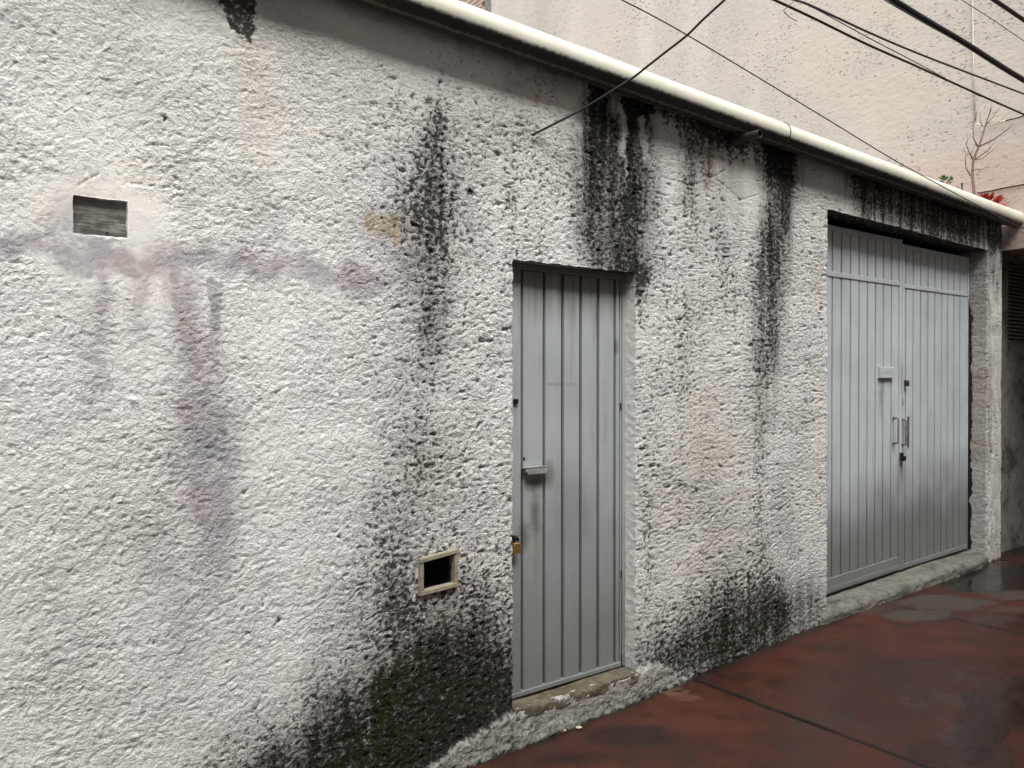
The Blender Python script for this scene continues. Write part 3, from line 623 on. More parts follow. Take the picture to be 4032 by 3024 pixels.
# small vent with tile strips
vt = MB(); x0, x1, z0, z1 = SV; t = .017
vt.box(x0-.03, x1+.03, .26, .28, z0-.03, z1+.03); vt.box(x0-.0, x0+.006, .05, .26, z0, z1); vt.box(x1-.006, x1, .05, .26, z0, z1); vt.box(x0, x1, .05, .26, z0-.006, z0); vt.box(x0, x1, .05, .26, z1, z1+.006)
vo = vt.build('vent_opening', M_DARKIN, bld)
def strip(x0, x1, z0, z1, tilt=0, yf=-.016):
    s = MB(); s.bar(x0, x1, yf, .012, lambda x: z0+tilt*(x-x0), lambda x: z1+tilt*(x-x0), .002); s.build('tile_strip', M_VENTTILE, vo)
strip(x0-.004, x1+.006, z1-.016, z1+.002, .10, -.019); strip(x0-.004, x1+.006, z0-.004, z0+.016, .06, -.019); strip(x0-.002, x0+t-.003, z0+.018, z1-.017); strip(x1-t+.003, x1+.003, z0+.026, z1-.006)
m = MB()
for k in range(-14, 22):      # fine wire mesh
    for sgn in (1, -1):
        xa = x0+k*.014; pts = [(xa, .055, z0), (xa+sgn*(z1-z0)*.6, .055, z1)]
        if min(pts[0][0], pts[1][0]) > x0 and max(pts[0][0], pts[1][0]) < x1: m.tube(pts, .0005, 3, False)
m.build('wire_mesh', M_STEELDK, vo)
m = MB()
for k in range(24):
    cx_ = random.uniform(x0+.02, x1-.02); s_ = random.uniform(.003, .009); m.box(cx_, cx_+s_, .06, .06+s_, z0+.001, z0+.002+s_)
dbr = m.build('rubble', M_THRESH, vo); dbr['kind'] = 'stuff'

# ------------------------------------------------------------------ single metal door
C = lambda v: (lambda x: v)
door = MB(); fr0 = onY(2049, 1500, RD)[0]
door.plank(DX0-.004, fr0, RD-.004, .14, C(SILLZ+.012), C(DZ1-.03), .002)
door.plank(onY(2450, 1500, RD)[0], DX1+.006, RD-.004, .14, C(SILLZ+.012), C(DZ1-.03), .002)
door.bar(DX0-.006, DX1+.008, RD-.006, .14, C(2.259), C(2.297), .002)
dr = door.build('metal_door', M_DOOR, bld); dr['label'] = 'single grey metal door with vertical panels'
m = MB(); m.box(fr0-.002, DX1, RD+.021, .135, SILLZ+.02, 2.262); m.build('groove_backing', M_GROOVE, dr)
gr = [(2055.9, 13), (2144.5, 11), (2217.5, 12), (2288.4, 11.5), (2357, 11), (2422.9, 10)]
ed = [(onY(a-b/2, 1500, RD)[0], onY(a+b/2, 1500, RD)[0]) for a, b in gr]
for (l0, l1), (r0, r1) in zip(ed[:-1], ed[1:]):
    m = MB(); m.plank(l1, r0, RD+.002, RD+.020, C(SILLZ+.032), C(2.256), .003); m.build('panel', M_DOOR, dr)
m = MB(); m.plank(ed[0][0]-.006, ed[0][0], RD+.001, RD+.020, C(SILLZ+.032), C(2.256), .0015); m.build('edge_strip', M_DOOR, dr)
for a, b in ((2428, 2439), (2443, 2448)):
    m = MB(); m.plank(onY(a, 1500, RD)[0], onY(b, 1500, RD)[0], RD+.003, RD+.020, C(SILLZ+.03), C(2.256), .001); m.build('edge_strip', M_DOOR, dr)
m = MB(); m.bar(DX0-.004, onY(2441, 2600, RD)[0], RD-.008, RD+.03, C(SILLZ+.012), C(SILLZ+.034), .002); m.build('bottom_rail', M_DOOR, dr)
hx0, _, hz0 = onY(2066, 1866, RD-.02); hx1, _, hz1 = onY(2148, 1840, RD-.02)
m = MB(); m.bar(hx0, hx1+.004, RD-.030, RD+.004, C(hz0+.006), C(hz1+.003), .003); m.bar(hx0+.012, hx1-.004, RD-.034, RD-.028, C(hz0-.004), C(hz1-.004), .001); m.bar(hx0-.012, hx1+.004, RD-.032, RD+.002, C(hz1+.004), C(hz1+.007), .001)
m.build('handle', simple('handle_grey', (.27, .27, .255), .6, .35), dr)
kx, _, kz = onY(2062, 1806, RD); m = MB(); m.tube([(kx+.004, RD+.006, kz), (kx+.004, RD-.0015, kz)], .0055, 14); m.build('keyhole', M_BLACK, dr)
for (px, py, s_) in ((2444, 1600, .004), (2446, 2262, .005), (2448, 2590, .007)):
    hx, _, hz = onY(px, py, RD); m = MB(); m.tube([(hx, RD, hz-.018), (hx, RD, hz+.018)], .0045, 10); m.build('hinge', M_STEELDK, dr)
bx0, _, bz0 = onY(2031, 1580, RD); m = MB(); m.box(bx0-.02, bx0+.004, RD-.016, RD-.004, bz0-.011, bz0+.011); m.build('bolt', M_BLACK, dr)
# torn sticker: slivers of glue left on the panels
m = MB(); m2 = MB(); rs = random.Random(4)
for k in range(16):
    px = 2156+k*7.2+rs.uniform(-2, 2)
    if any(abs(px-g) < 8 for g, _ in gr): continue
    x_, _, z_ = onY(px, 1513, RD); h_ = rs.uniform(.006, .013); w_ = rs.uniform(.003, .006); sl = rs.uniform(-.004, .006); yy = RD+.0014
    t_ = m
    t_.add([(x_, yy, z_-h_), (x_+w_, yy, z_-h_), (x_+w_+sl, yy, z_+h_*.6), (x_+sl, yy, z_+h_*.8)], [(0, 1, 2, 3)])
for k in range(7):
    px = 2300+k*6.5; x_, _, z_ = onY(px, 1510, RD); h_ = rs.uniform(.004, .012); sl = rs.uniform(-.004, .004); yy = RD+.0014
    m2.add([(x_, yy, z_-h_), (x_+.005, yy, z_-h_), (x_+.003+sl, yy, z_+h_*.8)], [(0, 1, 2)])
o = m.build('sticker_residue', M_GLUE, dr); o['kind'] = 'stuff'; o = m2.build('sticker_residue', M_GLUE2, dr); o['kind'] = 'stuff'

# ------------------------------------------------------------------ garage gate
G0x = [188, 273, 357, 438, 517, 592, 665, 740]; G1x = [873, 943, 1013, 1080, 1145, 1207, 1265, 1322, 1378]
gx = lambda l: onY(3200+l/2.37, 1250, RG)[0]
ztl = lambda x: float(np.interp(x, [onY(3261, 884, RG)[0], onY(3556, 945, RG)[0]], [onY(3261, 884, RG)[2], onY(3556, 945, RG)[2]]))
ztr = lambda x: float(np.interp(x, [onY(3563, 963, RG)[0], onY(3806, 1013, RG)[0]], [onY(3563, 963, RG)[2], onY(3806, 1013, RG)[2]]))
zl0, zl1 = onY(3400, 1106, RG)[2], onY(3400, 1087, RG)[2]; zr0, zr1 = onY(3680, 1150, RG)[2], onY(3680, 1135, RG)[2]
print('gate z', ztl(5.3), ztr(7), zl0, zl1, zr0, zr1, 'leaf x', gx(145), gx(188), gx(273), gx(825), gx(1437))
gate = MB(); cxm = gx(826)
gate.box(GX0-.01, cxm-.002, RG+.022, RG+.04, .20, ztl(5.5)-.01); gate.box(cxm+.002, GX1+.01, RG+.022, RG+.04, .24, ztr(7)-.01)
gt = gate.build('garage_gate', M_GATEG, bld); gt['label'] = 'double-leaf grey metal garage gate'
def leaf(xa, xb, gs, zt, q0, q1, railh, name_rail):
    gw = .0095; xs_ = [xa]+gs+[xb]
    zq0, zq1 = C(q0), C(q1)
    for i in range(len(xs_)-1):
        l = xs_[i]+(gw if i else 0); r = xs_[i+1]-(gw if i < len(xs_)-2 else 0)
        m = MB(); m.plank(l, r, RG+.003, RG+.02, lambda x: zgb(x)+railh-.004, C(q0+.004), .003); m.build('panel', M_GATE, gt)
        m = MB(); m.plank(l, r, RG+.003, RG+.02, C(q1-.004), lambda x: zt(x)-.028, .003); m.build('upper_panel', M_GATE, gt)
    m = MB(); m.bar(xa, xb, RG-.004, RG+.02, zq0, zq1); m.build('rail', M_GATE, gt)
    m = MB(); m.bar(xa, xb, RG-.004, RG+.02, lambda x: zt(x)-.036, zt); m.build('rail', M_GATE, gt)
    m = MB(); m.bar(xa, xb, RG-.005, RG+.02, lambda x: zgb(x), lambda x: zgb(x)+railh); m.build('bottom_rail', M_GATE, gt)
gp = gx(273)-gx(188)
leaf(GX0-.004, gx(803), [gx(188)-gp]*(gx(188)-gp > GX0+.03)+[gx(k) for k in G0x], ztl, zl0, zl1, .105, '')
leaf(gx(848), GX1-.012, [gx(k) for k in G1x], ztr, zr0, zr1, .035, '')
m = MB(); m.bar(GX0, gx(803), RG-.0085, RG, lambda x: zgb(x)+.010, lambda x: zgb(x)+.042, .001); m.build('kick_strip', M_GATE, gt)
for a, b, zt in ((804, 824, ztl), (828, 847, ztr)):
    m = MB(); m.plank(gx(a), gx(b), RG-.010, RG+.022, zgb, zt, .003); m.build('centre_stile', M_GATE, gt)
m = MB(); m.plank(GX1-.012, GX1+.006, RG-.006, RG+.03, zgb, ztr, .003); m.build('edge_stile', M_GATE, gt)
# letter flap
fx0, _, fz0 = onY(3457, 1489, RG); fx1, _, fz1 = onY(3512, 1446, RG)
m = MB(); m.bar(fx0, fx1, RG-.017, RG+.004, C(fz0), C(fz1), .002); lb = m.build('letter_flap', M_GATE, gt)
m = MB(); m.bar(fx0+.002, fx1-.001, RG-.020, RG-.017, C(fz0+.002), C((fz0+fz1)/2), .001); m.bar(fx0+.002, fx1-.001, RG-.020, RG-.017, C((fz0+fz1)/2+.003), C(fz1-.002), .001); m.build('flap_plate', M_GATE, gt)
lx, _, lz = onY(3561, 1510, RG); m = MB(); m.bar(lx-.026, lx+.026, RG-.026, RG+.004, C(lz-.022), C(lz+.026), .004); m.tube([(lx, RG-.026, lz+.004), (lx, RG-.031, lz+.004)], .011, 14); m.build('lock', M_STEELDK, gt)
sx_, _, sz_ = onY(3554, 1584, RG-.010); m = MB(); m.add([(sx_-.004, RG-.0108, sz_-.03), (sx_+.005, RG-.0108, sz_-.028), (sx_+.008, RG-.0108, sz_-.002), (sx_+.003, RG-.0108, sz_+.005), (sx_+.004, RG-.0108, sz_+.022), (sx_-.003, RG-.0108, sz_+.03)], [(0, 1, 2, 3, 4, 5)]); m.build('key_slot', M_BLACK, gt)
def pull(pxc, py0, py1, mat, r=.008, depth=.036):
    x, _, zt_ = onY(pxc, py0, RG-.02); _, _, zb_ = onY(pxc, py1, RG-.02); y = RG-.004; c = .014; yo = y-depth
    pts = [(x, y, zt_)]+[(x, yo+c-c*math.sin(k/4*math.pi/2), zt_-c+c*math.cos(k/4*math.pi/2)) for k in range(5)]
    pts += [(x, yo+c-c*math.cos(k/4*math.pi/2), zb_+c-c*math.sin(k/4*math.pi/2)) for k in range(5)]+[(x, y, zb_)]
    m = MB(); m.tube(pts, r, 10)
    for z in (zt_, zb_): m.tube([(x, y+.002, z), (x, y-.004, z)], r*1.9, 14)
    return m.build('pull_handle', mat, gt, True)
pull(3527, 1646, 1745, M_STEELLT, .007); pull(3559, 1652, 1750, M_STEELLT, .0085)
ax, _, az = onY(3576, 1700, RG); m = MB(); m.box(ax-.010, ax+.010, RG-.004, RG+.003, az-.12, az+.12); m.build('backing_strip', simple('bare_olive_metal', (.13, .12, .085), .6, .4), gt)

# ------------------------------------------------------------------ padlocks
x_, _, z_ = onY(2034, 2155, .05)
pl = empty('padlock', (x_, .05, z_-.03)); tag(pl, 'brass padlock hanging at the left edge of the single metal door', 'padlock')
m = MB(); m.box(x_-.019, x_+.019, .041, .059, z_-.030, z_+.022); o = m.build('body', M_BRASS, pl)
bv_ = o.modifiers.new('bevel', 'BEVEL'); bv_.width = .005; bv_.segments = 3
m = MB(); m.tube([(x_-.010, .05, z_+.015)]+[(x_-.010*math.cos(a*math.pi/8), .05, z_+.035+.012*math.sin(a*math.pi/8)) for a in range(9)]+[(x_+.010, .05, z_+.015)], .0045, 8); m.build('shackle', M_BLACK, pl, True)
m = MB(); m.box(x_-.012, x_+.010, .054, .082, z_+.030, z_+.052); m.build('staple', M_BLACK, dr)
x_, _, z_ = onY(3561, 1805, RG-.04)
pl = empty('padlock', (x_, RG-.04, z_)); tag(pl, 'small black padlock on the hasp below the garage gate handles', 'padlock')
m = MB(); m.box(x_-.024, x_+.022, RG-.045, RG-.022, z_-.020, z_+.016); o = m.build('body', M_BLACK, pl); b_ = o.modifiers.new('bevel', 'BEVEL'); b_.width = .004; b_.segments = 2
m = MB(); m.tube([(x_-.018, RG-.034, z_+.012), (x_-.032, RG-.034, z_+.030), (x_-.024, RG-.034, z_+.045), (x_-.008, RG-.034, z_+.038), (x_-.004, RG-.034, z_+.012)], .0045, 8); m.build('shackle', M_BLACK, pl, True)
x2, _, z2 = onY(3547, 1795, RG-.01); m = MB(); m.bar(x2-.018, x2+.020, RG-.024, RG-.008, C(z2-.030), C(z2+.026), .003); m.build('hasp', M_STEELDK, gt)

# ------------------------------------------------------------------ pipe along the roof edge
pip = empty('roof_pipe', (4, -.085, pipez(4))); tag(pip, 'long cream plastic pipe running along the top of the white wall', 'pipe')
def pipe_mesh(x0, x1, cap, R0):
    n = 40; L = max(2, int((x1-x0)/.02)); xs_ = list(np.linspace(x0, x1-(R0*.45 if cap else 0), L)); rr = [R0]*L
    if cap:
        for k in range(1, 7): a = k/6*math.pi/2; xs_.append(x1-R0*.45+R0*.45*math.sin(a)); rr.append(R0*max(.02, (.55+.45*math.cos(a)) if k < 6 else .02))
    Vv = []; A = []
    for x, r in zip(xs_, rr):
        for k in range(n):
            t = 2*math.pi*k/n; y, z = -.085+r*math.cos(t), pipez(x)+r*math.sin(t)
            Vv.append((x, y, z)); s_ = math.sin(t)
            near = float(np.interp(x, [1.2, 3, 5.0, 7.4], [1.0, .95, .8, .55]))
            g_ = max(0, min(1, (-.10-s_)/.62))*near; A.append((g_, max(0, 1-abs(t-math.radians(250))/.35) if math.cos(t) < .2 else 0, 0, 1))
    Vv = np.array(Vv); ii = np.arange(len(Vv)).reshape(-1, n); i2 = np.roll(ii, -1, 1)
    Fq = np.stack([ii[:-1].ravel(), i2[:-1].ravel(), i2[1:].ravel(), ii[1:].ravel()], -1)
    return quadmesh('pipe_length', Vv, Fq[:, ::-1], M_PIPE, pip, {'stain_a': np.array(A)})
xj = onY(3112, 500, -.155)[0]
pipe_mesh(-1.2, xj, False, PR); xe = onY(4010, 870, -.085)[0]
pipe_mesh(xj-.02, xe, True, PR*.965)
m = MB(); m.tube([(xj+.001, -.085+(PR+.002)*math.cos(a), pipez(xj)+(PR+.002)*math.sin(a)) for a in np.linspace(-.2, 2*math.pi-.2, 40)], .0032, 6); m.build('wire_tie', M_STEELDK, pip)

# ------------------------------------------------------------------ pavement, in cast slabs
pav = empty('pavement', (3, -2, 0)); tag(pav, 'wet red stained concrete pavement with sawn joints', kind='structure')
J = [-12.5, -10.5, -8.5, -6.5, -4.5, -2.45, -.44, 1.57, 3.585, 5.61, 7.62, 9.6, 11.6, 14]
YR = [.20, -2.6, -5.2, -8.0]
def gmask(xx, yy, pts):
    out = np.zeros_like(xx); jj = .10*fbm(xx/.25, yy/.25, 4, 400); 
    for px, py, rx, ry, k in pts:
        c = onG(px, py); a = onG(px+rx, py); b = onG(px, py+ry)
        e1 = np.array([a[0]-c[0], a[1]-c[1]]); e2 = np.array([b[0]-c[0], b[1]-c[1]]); D = e1[0]*e2[1]-e1[1]*e2[0]
        dx, dy = xx-c[0], yy-c[1]; u = (dx*e2[1]-dy*e2[0])/D; v = (-dx*e1[1]+dy*e1[0])/D
        d = np.sqrt(u*u+v*v)+jj*3.2; out = np.maximum(out, k*(1-sst(d, .72, 1.08)))
    return out
for i in range(len(J)-1):
    for j in range(len(YR)-1):
        if j and not (4 <= i <= 11): continue
        x0, x1, y1, y0 = J[i]+.0045, J[i+1]-.0045, YR[j]-.0, YR[j+1]+.012
        fine_ = j == 0 and 5 < i < 11; n1 = 150 if fine_ else 8; n2 = 150 if fine_ else 8
        xs_ = np.concatenate([[x0, x0+.004], np.linspace(x0+.010, x1-.010, n1), [x1-.004, x1]]); ys_ = np.concatenate([[y0, y0+.004], np.linspace(y0+.01, y1, n2)])
        XX, YY = np.meshgrid(xs_, ys_); ZZ = np.vectorize(gz)(XX)+.004*fbm(XX/.6, YY/.6, 3, 410)+.0008*fbm(XX/.03, YY/.03, 2, 415)
        ex = np.minimum(XX-x0, x1-XX); ey = YY-y0; ed_ = np.minimum(ex, ey); ZZ -= np.where(ed_ < .002, .030, np.where(ed_ < .006, .003, 0))
        dry = gmask(XX, YY, [(3700, 2372, 230, 34, 1), (3600, 2420, 150, 26, .95), (3980, 2345, 120, 22, .9), (3430, 2400, 110, 18, .5), (3980, 2400, 90, 14, .55), (3900, 2440, 120, 20, .4)])
        hole_ = gmask(XX, YY, [(3588, 2384, 22, 5, 1), (3665, 2401, 14, 4, .8)]); dry = dry*(1-hole_)
        dk = gmask(XX, YY, [(3900, 2270, 300, 70, 1), (3700, 2660, 500, 100, .35), (3850, 2850, 110, 180, .75), (2500, 2900, 200, 50, .6), (3500, 2760, 260, 100, .4), (3760, 2960, 200, 80, .45), (4000, 2750, 140, 120, .6), (2250, 2985, 160, 30, .5)])  # far right patch puts the passage's dark reflection into the colour
        pale = gmask(XX, YY, [(2650, 2722, 62, 20, .75), (2700, 2748, 70, 12, .5), (2590, 2745, 22, 6, .4)])*(1-gmask(XX, YY, [(2672, 2722, 24, 7, 1), (2700, 2712, 14, 5, 1)]))
        dk = np.maximum(dk, .75*sst(YY, -.10+0*YY, .0)); dk = np.maximum(dk, .85*(ed_ < .012))
        wet = gmask(XX, YY, [(3880, 2265, 330, 78, 1), (3800, 2700, 320, 170, .45), (3900, 2880, 260, 160, .6)])
        A = np.stack([dry, dk, pale, wet], -1).reshape(-1, 4); ii = np.arange(XX.size).reshape(XX.shape)
        Fq = np.stack([ii[:-1, :-1].ravel(), ii[:-1, 1:].ravel(), ii[1:, 1:].ravel(), ii[1:, :-1].ravel()], -1)
        quadmesh('concrete_slab', np.stack([XX, YY, ZZ], -1).reshape(-1, 3), Fq, M_PAVE, pav, {'stain_a': A})
m = MB()
for i in range(len(J)-1): m.add([(J[i], -8, gz(J[i])-.022), (J[i+1], -8, gz(J[i+1])-.022), (J[i+1], .2, gz(J[i+1])-.022), (J[i], .2, gz(J[i])-.022)], [(0, 1, 2, 3)])
m.build('joint_filling', M_GROUT, pav)
g = MB(); g.add([(-400, -400, -.75), (400, -400, -.75), (400, 400, -.75), (-400, 400, -.75)], [(0, 1, 2, 3)]); tag(g.build('ground', M_SOIL), 'dark bare ground beneath and beyond the street', kind='structure')
# litter
for (px, py, mat, lab, wd) in ((2225, 2882, M_PAPER2, 'tiny orange paper scrap on the red pavement by the door step', .010), (2278, 2870, M_PAPER, 'crumpled cream paper scrap on the red pavement by the door step', .020)):
    c = onG(px, py); bm_ = MB(); n = 7; rs = random.Random(px)
    ring = [(c[0]+wd*1.3*math.cos(2*math.pi*k/n)*rs.uniform(.6, 1.1), c[1]+wd*.8*math.sin(2*math.pi*k/n)*rs.uniform(.6, 1.1), c[2]+.006+rs.uniform(0, .006)) for k in range(n)]
    bm_.add(ring+[(c[0], c[1], c[2]+.012)], [(k, (k+1) % n, n) for k in range(n)]); bm_.add([(a, b, z-.002) for a, b, z in ring]+[(c[0], c[1], c[2]+.008)], [((k+1) % n, k, n) for k in range(n)])
    tag(bm_.build('paper_scrap', mat), lab, 'litter')

# ------------------------------------------------------------------ tall pink building across the end
XP = 7.76
pk = empty('tall_building', (XP, 4, 0)); tag(pk, 'tall pinkish plastered building rising behind the white wall and bridging the passage', 'building')
ZB = 2.865; ycol0 = onX(1935, 60, XP)[1]; ycol1 = onX(1911, 60, XP)[1]
m = MB(); m.box(XP, 20, -7.5, ycol0, ZB+.0, 12.5); m.build('plaster_front', M_PINK, pk)
m = MB(); m.box(XP-.022, XP-.001, -7.5, 1.2, ZB-.012, 3.395); m.build('lower_band', M_PINK, pk)
m = MB(); m.box(XP-.02, XP+.5, ycol0+.003, ycol1, 0, 12.5); m.build('column', M_COL, pk)
m = MB(); m.box(XP+.06, XP+.5, ycol1+.003, 18, 0, 12.5); bw = m.build('brick_wall', M_MORTAR, pk)
bmats = [mat_conc('buff_brick_%s' % k, a, b, c, .4) for k, a, b, c in (('pale', (.46, .36, .26), (.54, .43, .32), (.30, .2, .14)), ('pinkish', (.44, .31, .25), (.50, .37, .30), (.28, .2, .16)), ('grey', (.36, .31, .26), (.44, .38, .32), (.2, .17, .14)))]
bmesh_ = []
for mt in bmats:
    q_ = MB(); q_.box(-.0, .04, -.118, .118, -.027, .027); me = bpy.data.meshes.new('brick'); me.from_pydata(q_.v, [], q_.f); me.materials.append(mt); bmesh_.append(me)
cnt = 0; zlo = onX(1905, 70, XP)[2]-.5
for r_ in range(19):
    for k in range(15):
        y = ycol1+.13+k*.245+(.12 if r_ % 2 else 0); z = zlo+r_*.068
        o = bpy.data.objects.new('brick', bmesh_[random.choice((0, 0, 1, 1, 2))]); COL.objects.link(o); o.location = (XP+.022+random.uniform(-.004, .004), y, z); put(o, bw); cnt += 1
gp_ = MB(); zz = np.linspace(zgb(7.36)+.0, 2.42, 120); e = .030+.022*fbm(zz/.06, zz*0, 4, 501)+.018*fbm(zz/.25, zz*0, 2, 503)
gp_.add([(GX1-.0075, RG-.002, z) for z in zz]+[(GX1-.0075, RG-.004-max(.004, w_)*min(1, (2.43-z)*8), z) for z, w_ in zip(zz, e)], [(k, k+1, k+121, k+120) for k in range(119)])
gp_.build('broken_mortar_gap', M_BLACK, bld)
# passage side wall with its brick louvre
m = MB(); m.box(X_END+.14, 8.06, .10, .45, -.1, ZB); m.box(8.06, 8.75, .10, .45, -.1, 2.06); m.box(8.06, 8.75, .10, .45, 2.79, ZB); m.box(8.75, 18, .10, .45, -.1, ZB); m.box(X_END-.0+.002, X_END+.14, .07, .45, -.1, ZB); m.build('passage_wall', M_PASS, pk)
lv = MB(); lv.box(8.06, 8.75, .30, .34, 2.06, 2.79); lv = lv.build('brick_louvre', M_DARKIN, pk)
for k in range(21): m = MB(); m.box(8.058, 8.752, .112, .20, 2.066+k*.0345, 2.066+k*.0345+.020); m.build('louvre_slat', M_BRICKVENT, lv)
m = MB(); m.box(XP, 20, -7.5, -4.2, -.1, ZB); m.build('passage_pier', M_PASS, pk)
m = MB(); m.box(18, 18.3, -4.2, .1, -.1, ZB); m.build('passage_end', M_PASS, pk)

# ------------------------------------------------------------------ unseen block added behind the lens, sized to shade the wall (never in frame)
op = empty('opposite_shade_block', (0, -8, 0)); tag(op, 'plain unseen block added across the street to shade the wall', 'building')
m = MB(); m.box(-14, 14, -12, -5.3, -.6, 8.9); m.build('walls', M_STUCCO2, op)

# ------------------------------------------------------------------ cables
GC = 'overhead cables above the street'
def cable(pts, Yp, r, mat, label, ext0=0, ext1=0, n=8, grp=GC, name='cable'):
    P = [Vector(onY(a, b, Yp if not callable(Yp) else Yp(a))) for a, b in pts]
    Q = []
    for i in range(len(P)-1):      # catmull-rom
        p0, p1, p2, p3 = P[max(i-1, 0)], P[i], P[i+1], P[min(i+2, len(P)-1)]
        for k in range(8):
            t = k/8; Q.append(.5*((2*p1)+(p2-p0)*t+(2*p0-5*p1+4*p2-p3)*t*t+(3*p1-p0-3*p2+p3)*t**3))
    Q.append(P[-1])
    if ext0: Q = [Q[0]+(Q[0]-Q[2]).normalized()*ext0]+Q
    if ext1: Q = Q+[Q[-1]+(Q[-1]-Q[-3]).normalized()*ext1]
    m = MB(); m.tube(Q, r, n); o = m.build(name, mat, None, True); tag(o, label, 'cable', grp); return o
cable([(3516, 0), (3670, 94), (3787, 162), (3945, 263), (4032, 316)], -.8, .0165, M_CABLE, 'thickest black cable crossing the upper right corner above the garage', 9, 12)
cable([(3915, 0), (4032, 79)], -.9, .0125, M_CABLE, 'thick black cable nearest the top right corner of the picture', 9, 12)
cable([(3130, 0), (3200, 25), (3426, 130), (3614, 210), (3839, 297), (4032, 370)], -.5, .0062, M_CABLE2, 'upper of the two medium dark cables sloping over the pink wall', 9, 12)
cable([(3050, 0), (3200, 70), (3411, 173), (3614, 263), (3847, 369), (4032, 451)], -.55, .0068, M_CABLE, 'lower of the two medium dark cables sloping over the pink wall', 9, 12)
cable([(3145, 4), (3238, 49), (3426, 152), (3614, 250), (3764, 331), (3860, 380)], -.53, .0028, M_CABLE2, 'thin cable running between the two medium dark cables until it joins the lower', 4, 0)
cable([(3482, 0), (3651, 98), (3787, 172), (3900, 240)], -.78, .0026, M_WIRE, 'thin brown wire hugging the underside of the thickest cable', 4, 0)
cable([(3787, 0), (3900, 72), (4032, 162)], -.5, .0026, M_WIRE, 'thin brown wire between the thickest cable and the corner cable', 9, 12)
cable([(2450, 0), (2704, 137), (3200, 435), (3480, 606), (3620, 685), (3960, 868), (4032, 900)], -.30, .0033, M_WIRE, 'long thin wire descending in front of the cream pipe end', 9, 12)
cable([(2095, 532), (2158, 500), (2285, 434), (2380, 377), (2490, 307), (2554, 257), (2627, 200), (2704, 140), (2762, 83), (2816, 33), (2852, 0), (2930, -80)],
      lambda a: -.012-.72*((a-2095)/835)**1.2, .0055, M_CABLE, 'wavy black cable leaving the white wall left of the mould streak above the door', 0, 3)
cable([(3132, -20), (3127, 0), (3109, 22), (3087, 40), (3094, 54), (3116, 72), (3140, 85)], -.56, .0018, M_WIRE, 'short curly loose wire end hanging by the dark cables', 0, 0, 6)
def wallcable(pts, Xp, r, mat, label, e1=0):
    P = [Vector(onX(a, b, Xp)) for a, b in pts]
    if e1: P.append(P[-1]+(P[-1]-P[-2]).normalized()*e1)
    m = MB(); m.tube(P, r, 8); tag(m.build('cable', mat, None, True), label, 'cable')
wallcable([(3826, -200), (3829, 0), (3833, 240), (3838, 480)], XP-.006, .0065, M_WHITEW, 'cream wire running straight down the pink building above the sapling')
wallcable([(3845, 486), (3860, 492), (3885, 493), (3920, 485), (3960, 475)], XP-.02, .006, M_WHITEW, 'white part of the hooked wire behind the sapling')
wallcable([(3960, 475), (4000, 466), (4032, 456)], XP-.02, .006, M_CABLE2, 'dark wire continuing the white hooked wire to the right edge', 3)
wallcable([(3848, 760), (3900, 752), (3960, 739), (4032, 726)], XP-.032, .006, M_CABLE, 'dark cable lying along the ledge of the pink building', 3)

# ------------------------------------------------------------------ plants on the roof edge
T = lambda a, b, Yp=.28: onX(3700+a/3.319, 400+b/3.319, 7.20+Yp)
br = [([(455, 1290), (450, 1200), (425, 960), (435, 790), (470, 680), (510, 590), (560, 440), (600, 300), (650, 160), (690, 60)], .015, .0035),
 ([(435, 760), (385, 660), (345, 560), (375, 480)], .007, .002), ([(495, 590), (440, 470), (437, 300), (455, 200)], .007, .002), ([(510, 590), (680, 510), (800, 430), (890, 360), (960, 290)], .007, .002),
 ([(455, 760), (620, 650), (740, 500)], .005, .0015), ([(470, 765), (560, 740), (680, 650), (760, 580)], .004, .0015), ([(405, 970), (345, 870), (335, 740), (350, 660)], .006, .0015),
 ([(440, 895), (570, 880), (660, 810)], .004, .0015), ([(600, 310), (700, 200), (800, 60)], .005, .0015), ([(560, 320), (530, 260), (525, 130)], .004, .0015), ([(650, 160), (665, 100), (680, 10)], .004, .0015),
 ([(610, 290), (780, 260), (920, 130)], .004, .0012), ([(470, 250), (480, 150), (530, 30)], .0035, .0012), ([(660, 510), (665, 450), (690, 410)], .003, .001), ([(350, 560), (370, 480), (340, 370)], .003, .001),
 ([(385, 680), (360, 700), (350, 720)], .004, .002), ([(400, 690), (440, 620), (470, 560)], .003, .001), ([(690, 150), (730, 145), (790, 90)], .003, .001)]
tr = empty('sapling', T(455, 1250)); tag(tr, 'bare reddish sapling growing from the roof edge behind the cream pipe', 'sapling')
rs = random.Random(3)
for k, (pts, r0, r1) in enumerate(br):
    off = 0 if k == 0 else rs.uniform(-.12, .12); n = len(pts); P = [T(a, b, .28+off*i/(n-1)) for i, (a, b) in enumerate(pts)]
    m = MB(); m.tube(P, [r0+(r1-r0)*i/(n-1) for i in range(n)], 7); m.build('trunk' if k == 0 else 'branch', M_BARK if k == 0 else M_TWIG, tr, True)
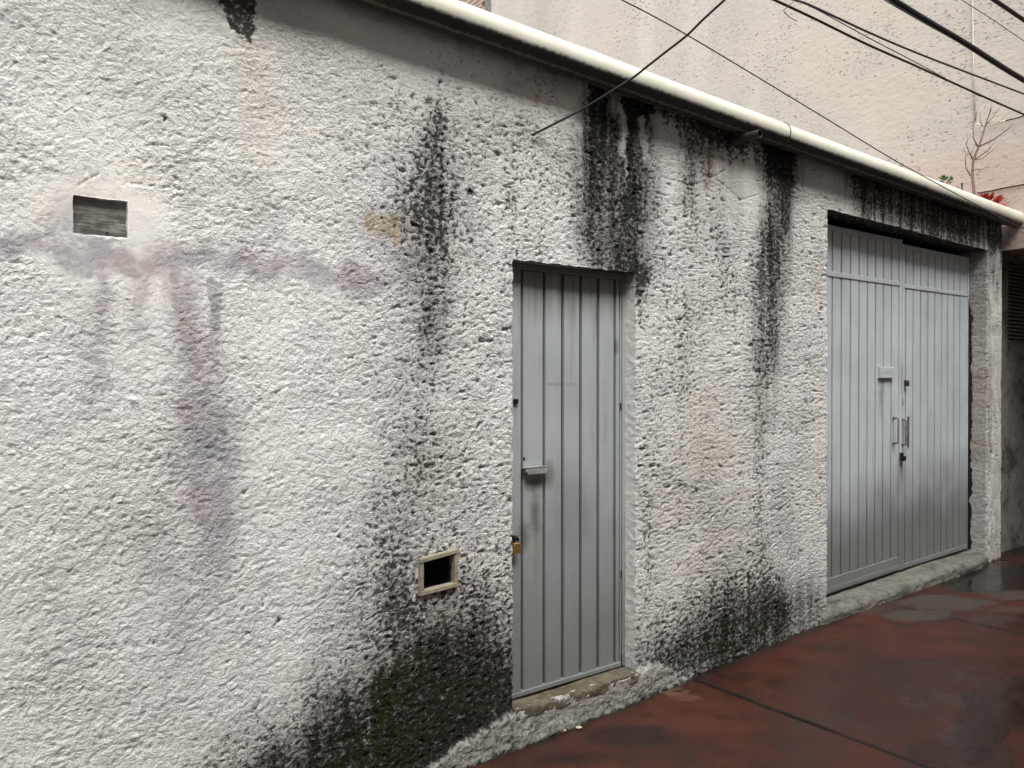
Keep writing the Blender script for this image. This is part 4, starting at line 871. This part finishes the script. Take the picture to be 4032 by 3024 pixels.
def leaves(name, c, n, spread, size, mat, label, cat, long=1.0, up=.3):
    t = empty(name, c); tag(t, label, cat); rs = random.Random(n)
    for k in range(n):
        d = Vector((rs.uniform(-1, 1), rs.uniform(-1, .6), rs.uniform(-.2, 1)+up)).normalized(); p = Vector(c)+Vector((d.x*spread[0], d.y*spread[1], d.z*spread[2]))*rs.uniform(.4, 1)
        s = d.cross(Vector((rs.uniform(-1, 1), rs.uniform(-1, 1), rs.uniform(-1, 1)))).normalized()*size*.42; L = size*long*rs.uniform(.7, 1.2); nn = d.cross(s).normalized()*size*.12
        q = [p, p+d*L*.35+s+nn, p+d*L, p+d*L*.35-s+nn, p+d*L*.4]
        m = MB(); m.add(q, [(0, 1, 4), (1, 2, 4), (2, 3, 4), (3, 0, 4)]); m.build('leaf', mat, t)
    m = MB()
    for k in range(4): m.tube([(c[0], c[1], c[2]-.12), (c[0]+rs.uniform(-1, 1)*spread[0]*.6, c[1], c[2]+spread[2]*.5)], .003, 5)
    m.build('stem', M_BARK, t)
leaves('weed', onY(3722, 722, .12), 46, (.085, .05, .055), .026, M_LEAF, 'small green weed peeping over the cream pipe left of the sapling', 'weed', 1.1)
leaves('red_plant', onX(3893, 800, 7.56), 46, (.13, .05, .035), .045, M_RED, 'red leaved plant behind the end of the cream pipe', 'plant', 1.8, .1)
leaves('weed', onY(3548, 656, .10), 7, (.03, .03, .015), .014, M_LEAF, 'tiny green sprig on the cream pipe near the middle of the garage', 'weed', 1.1)
c = onY(3788, 722, .2); m = MB(); m.tube([(c[0], c[1], c[2]), (c[0], c[1], c[2]-.25)], .0075, 8); m.tube([(c[0], c[1], c[2]+.002), (c[0], c[1], c[2]-.008)], .011, 8); tag(m.build('iron_rod', M_STEELDK), 'short rusty iron rod standing between the green weed and the sapling', 'rod')
print('tris', sum(len(o.data.loop_triangles) or sum(len(p.vertices)-2 for p in o.data.polygons) if len(o.data.polygons) < 5000 else 2*len(o.data.polygons) for o in bpy.data.objects if o.type == 'MESH'))
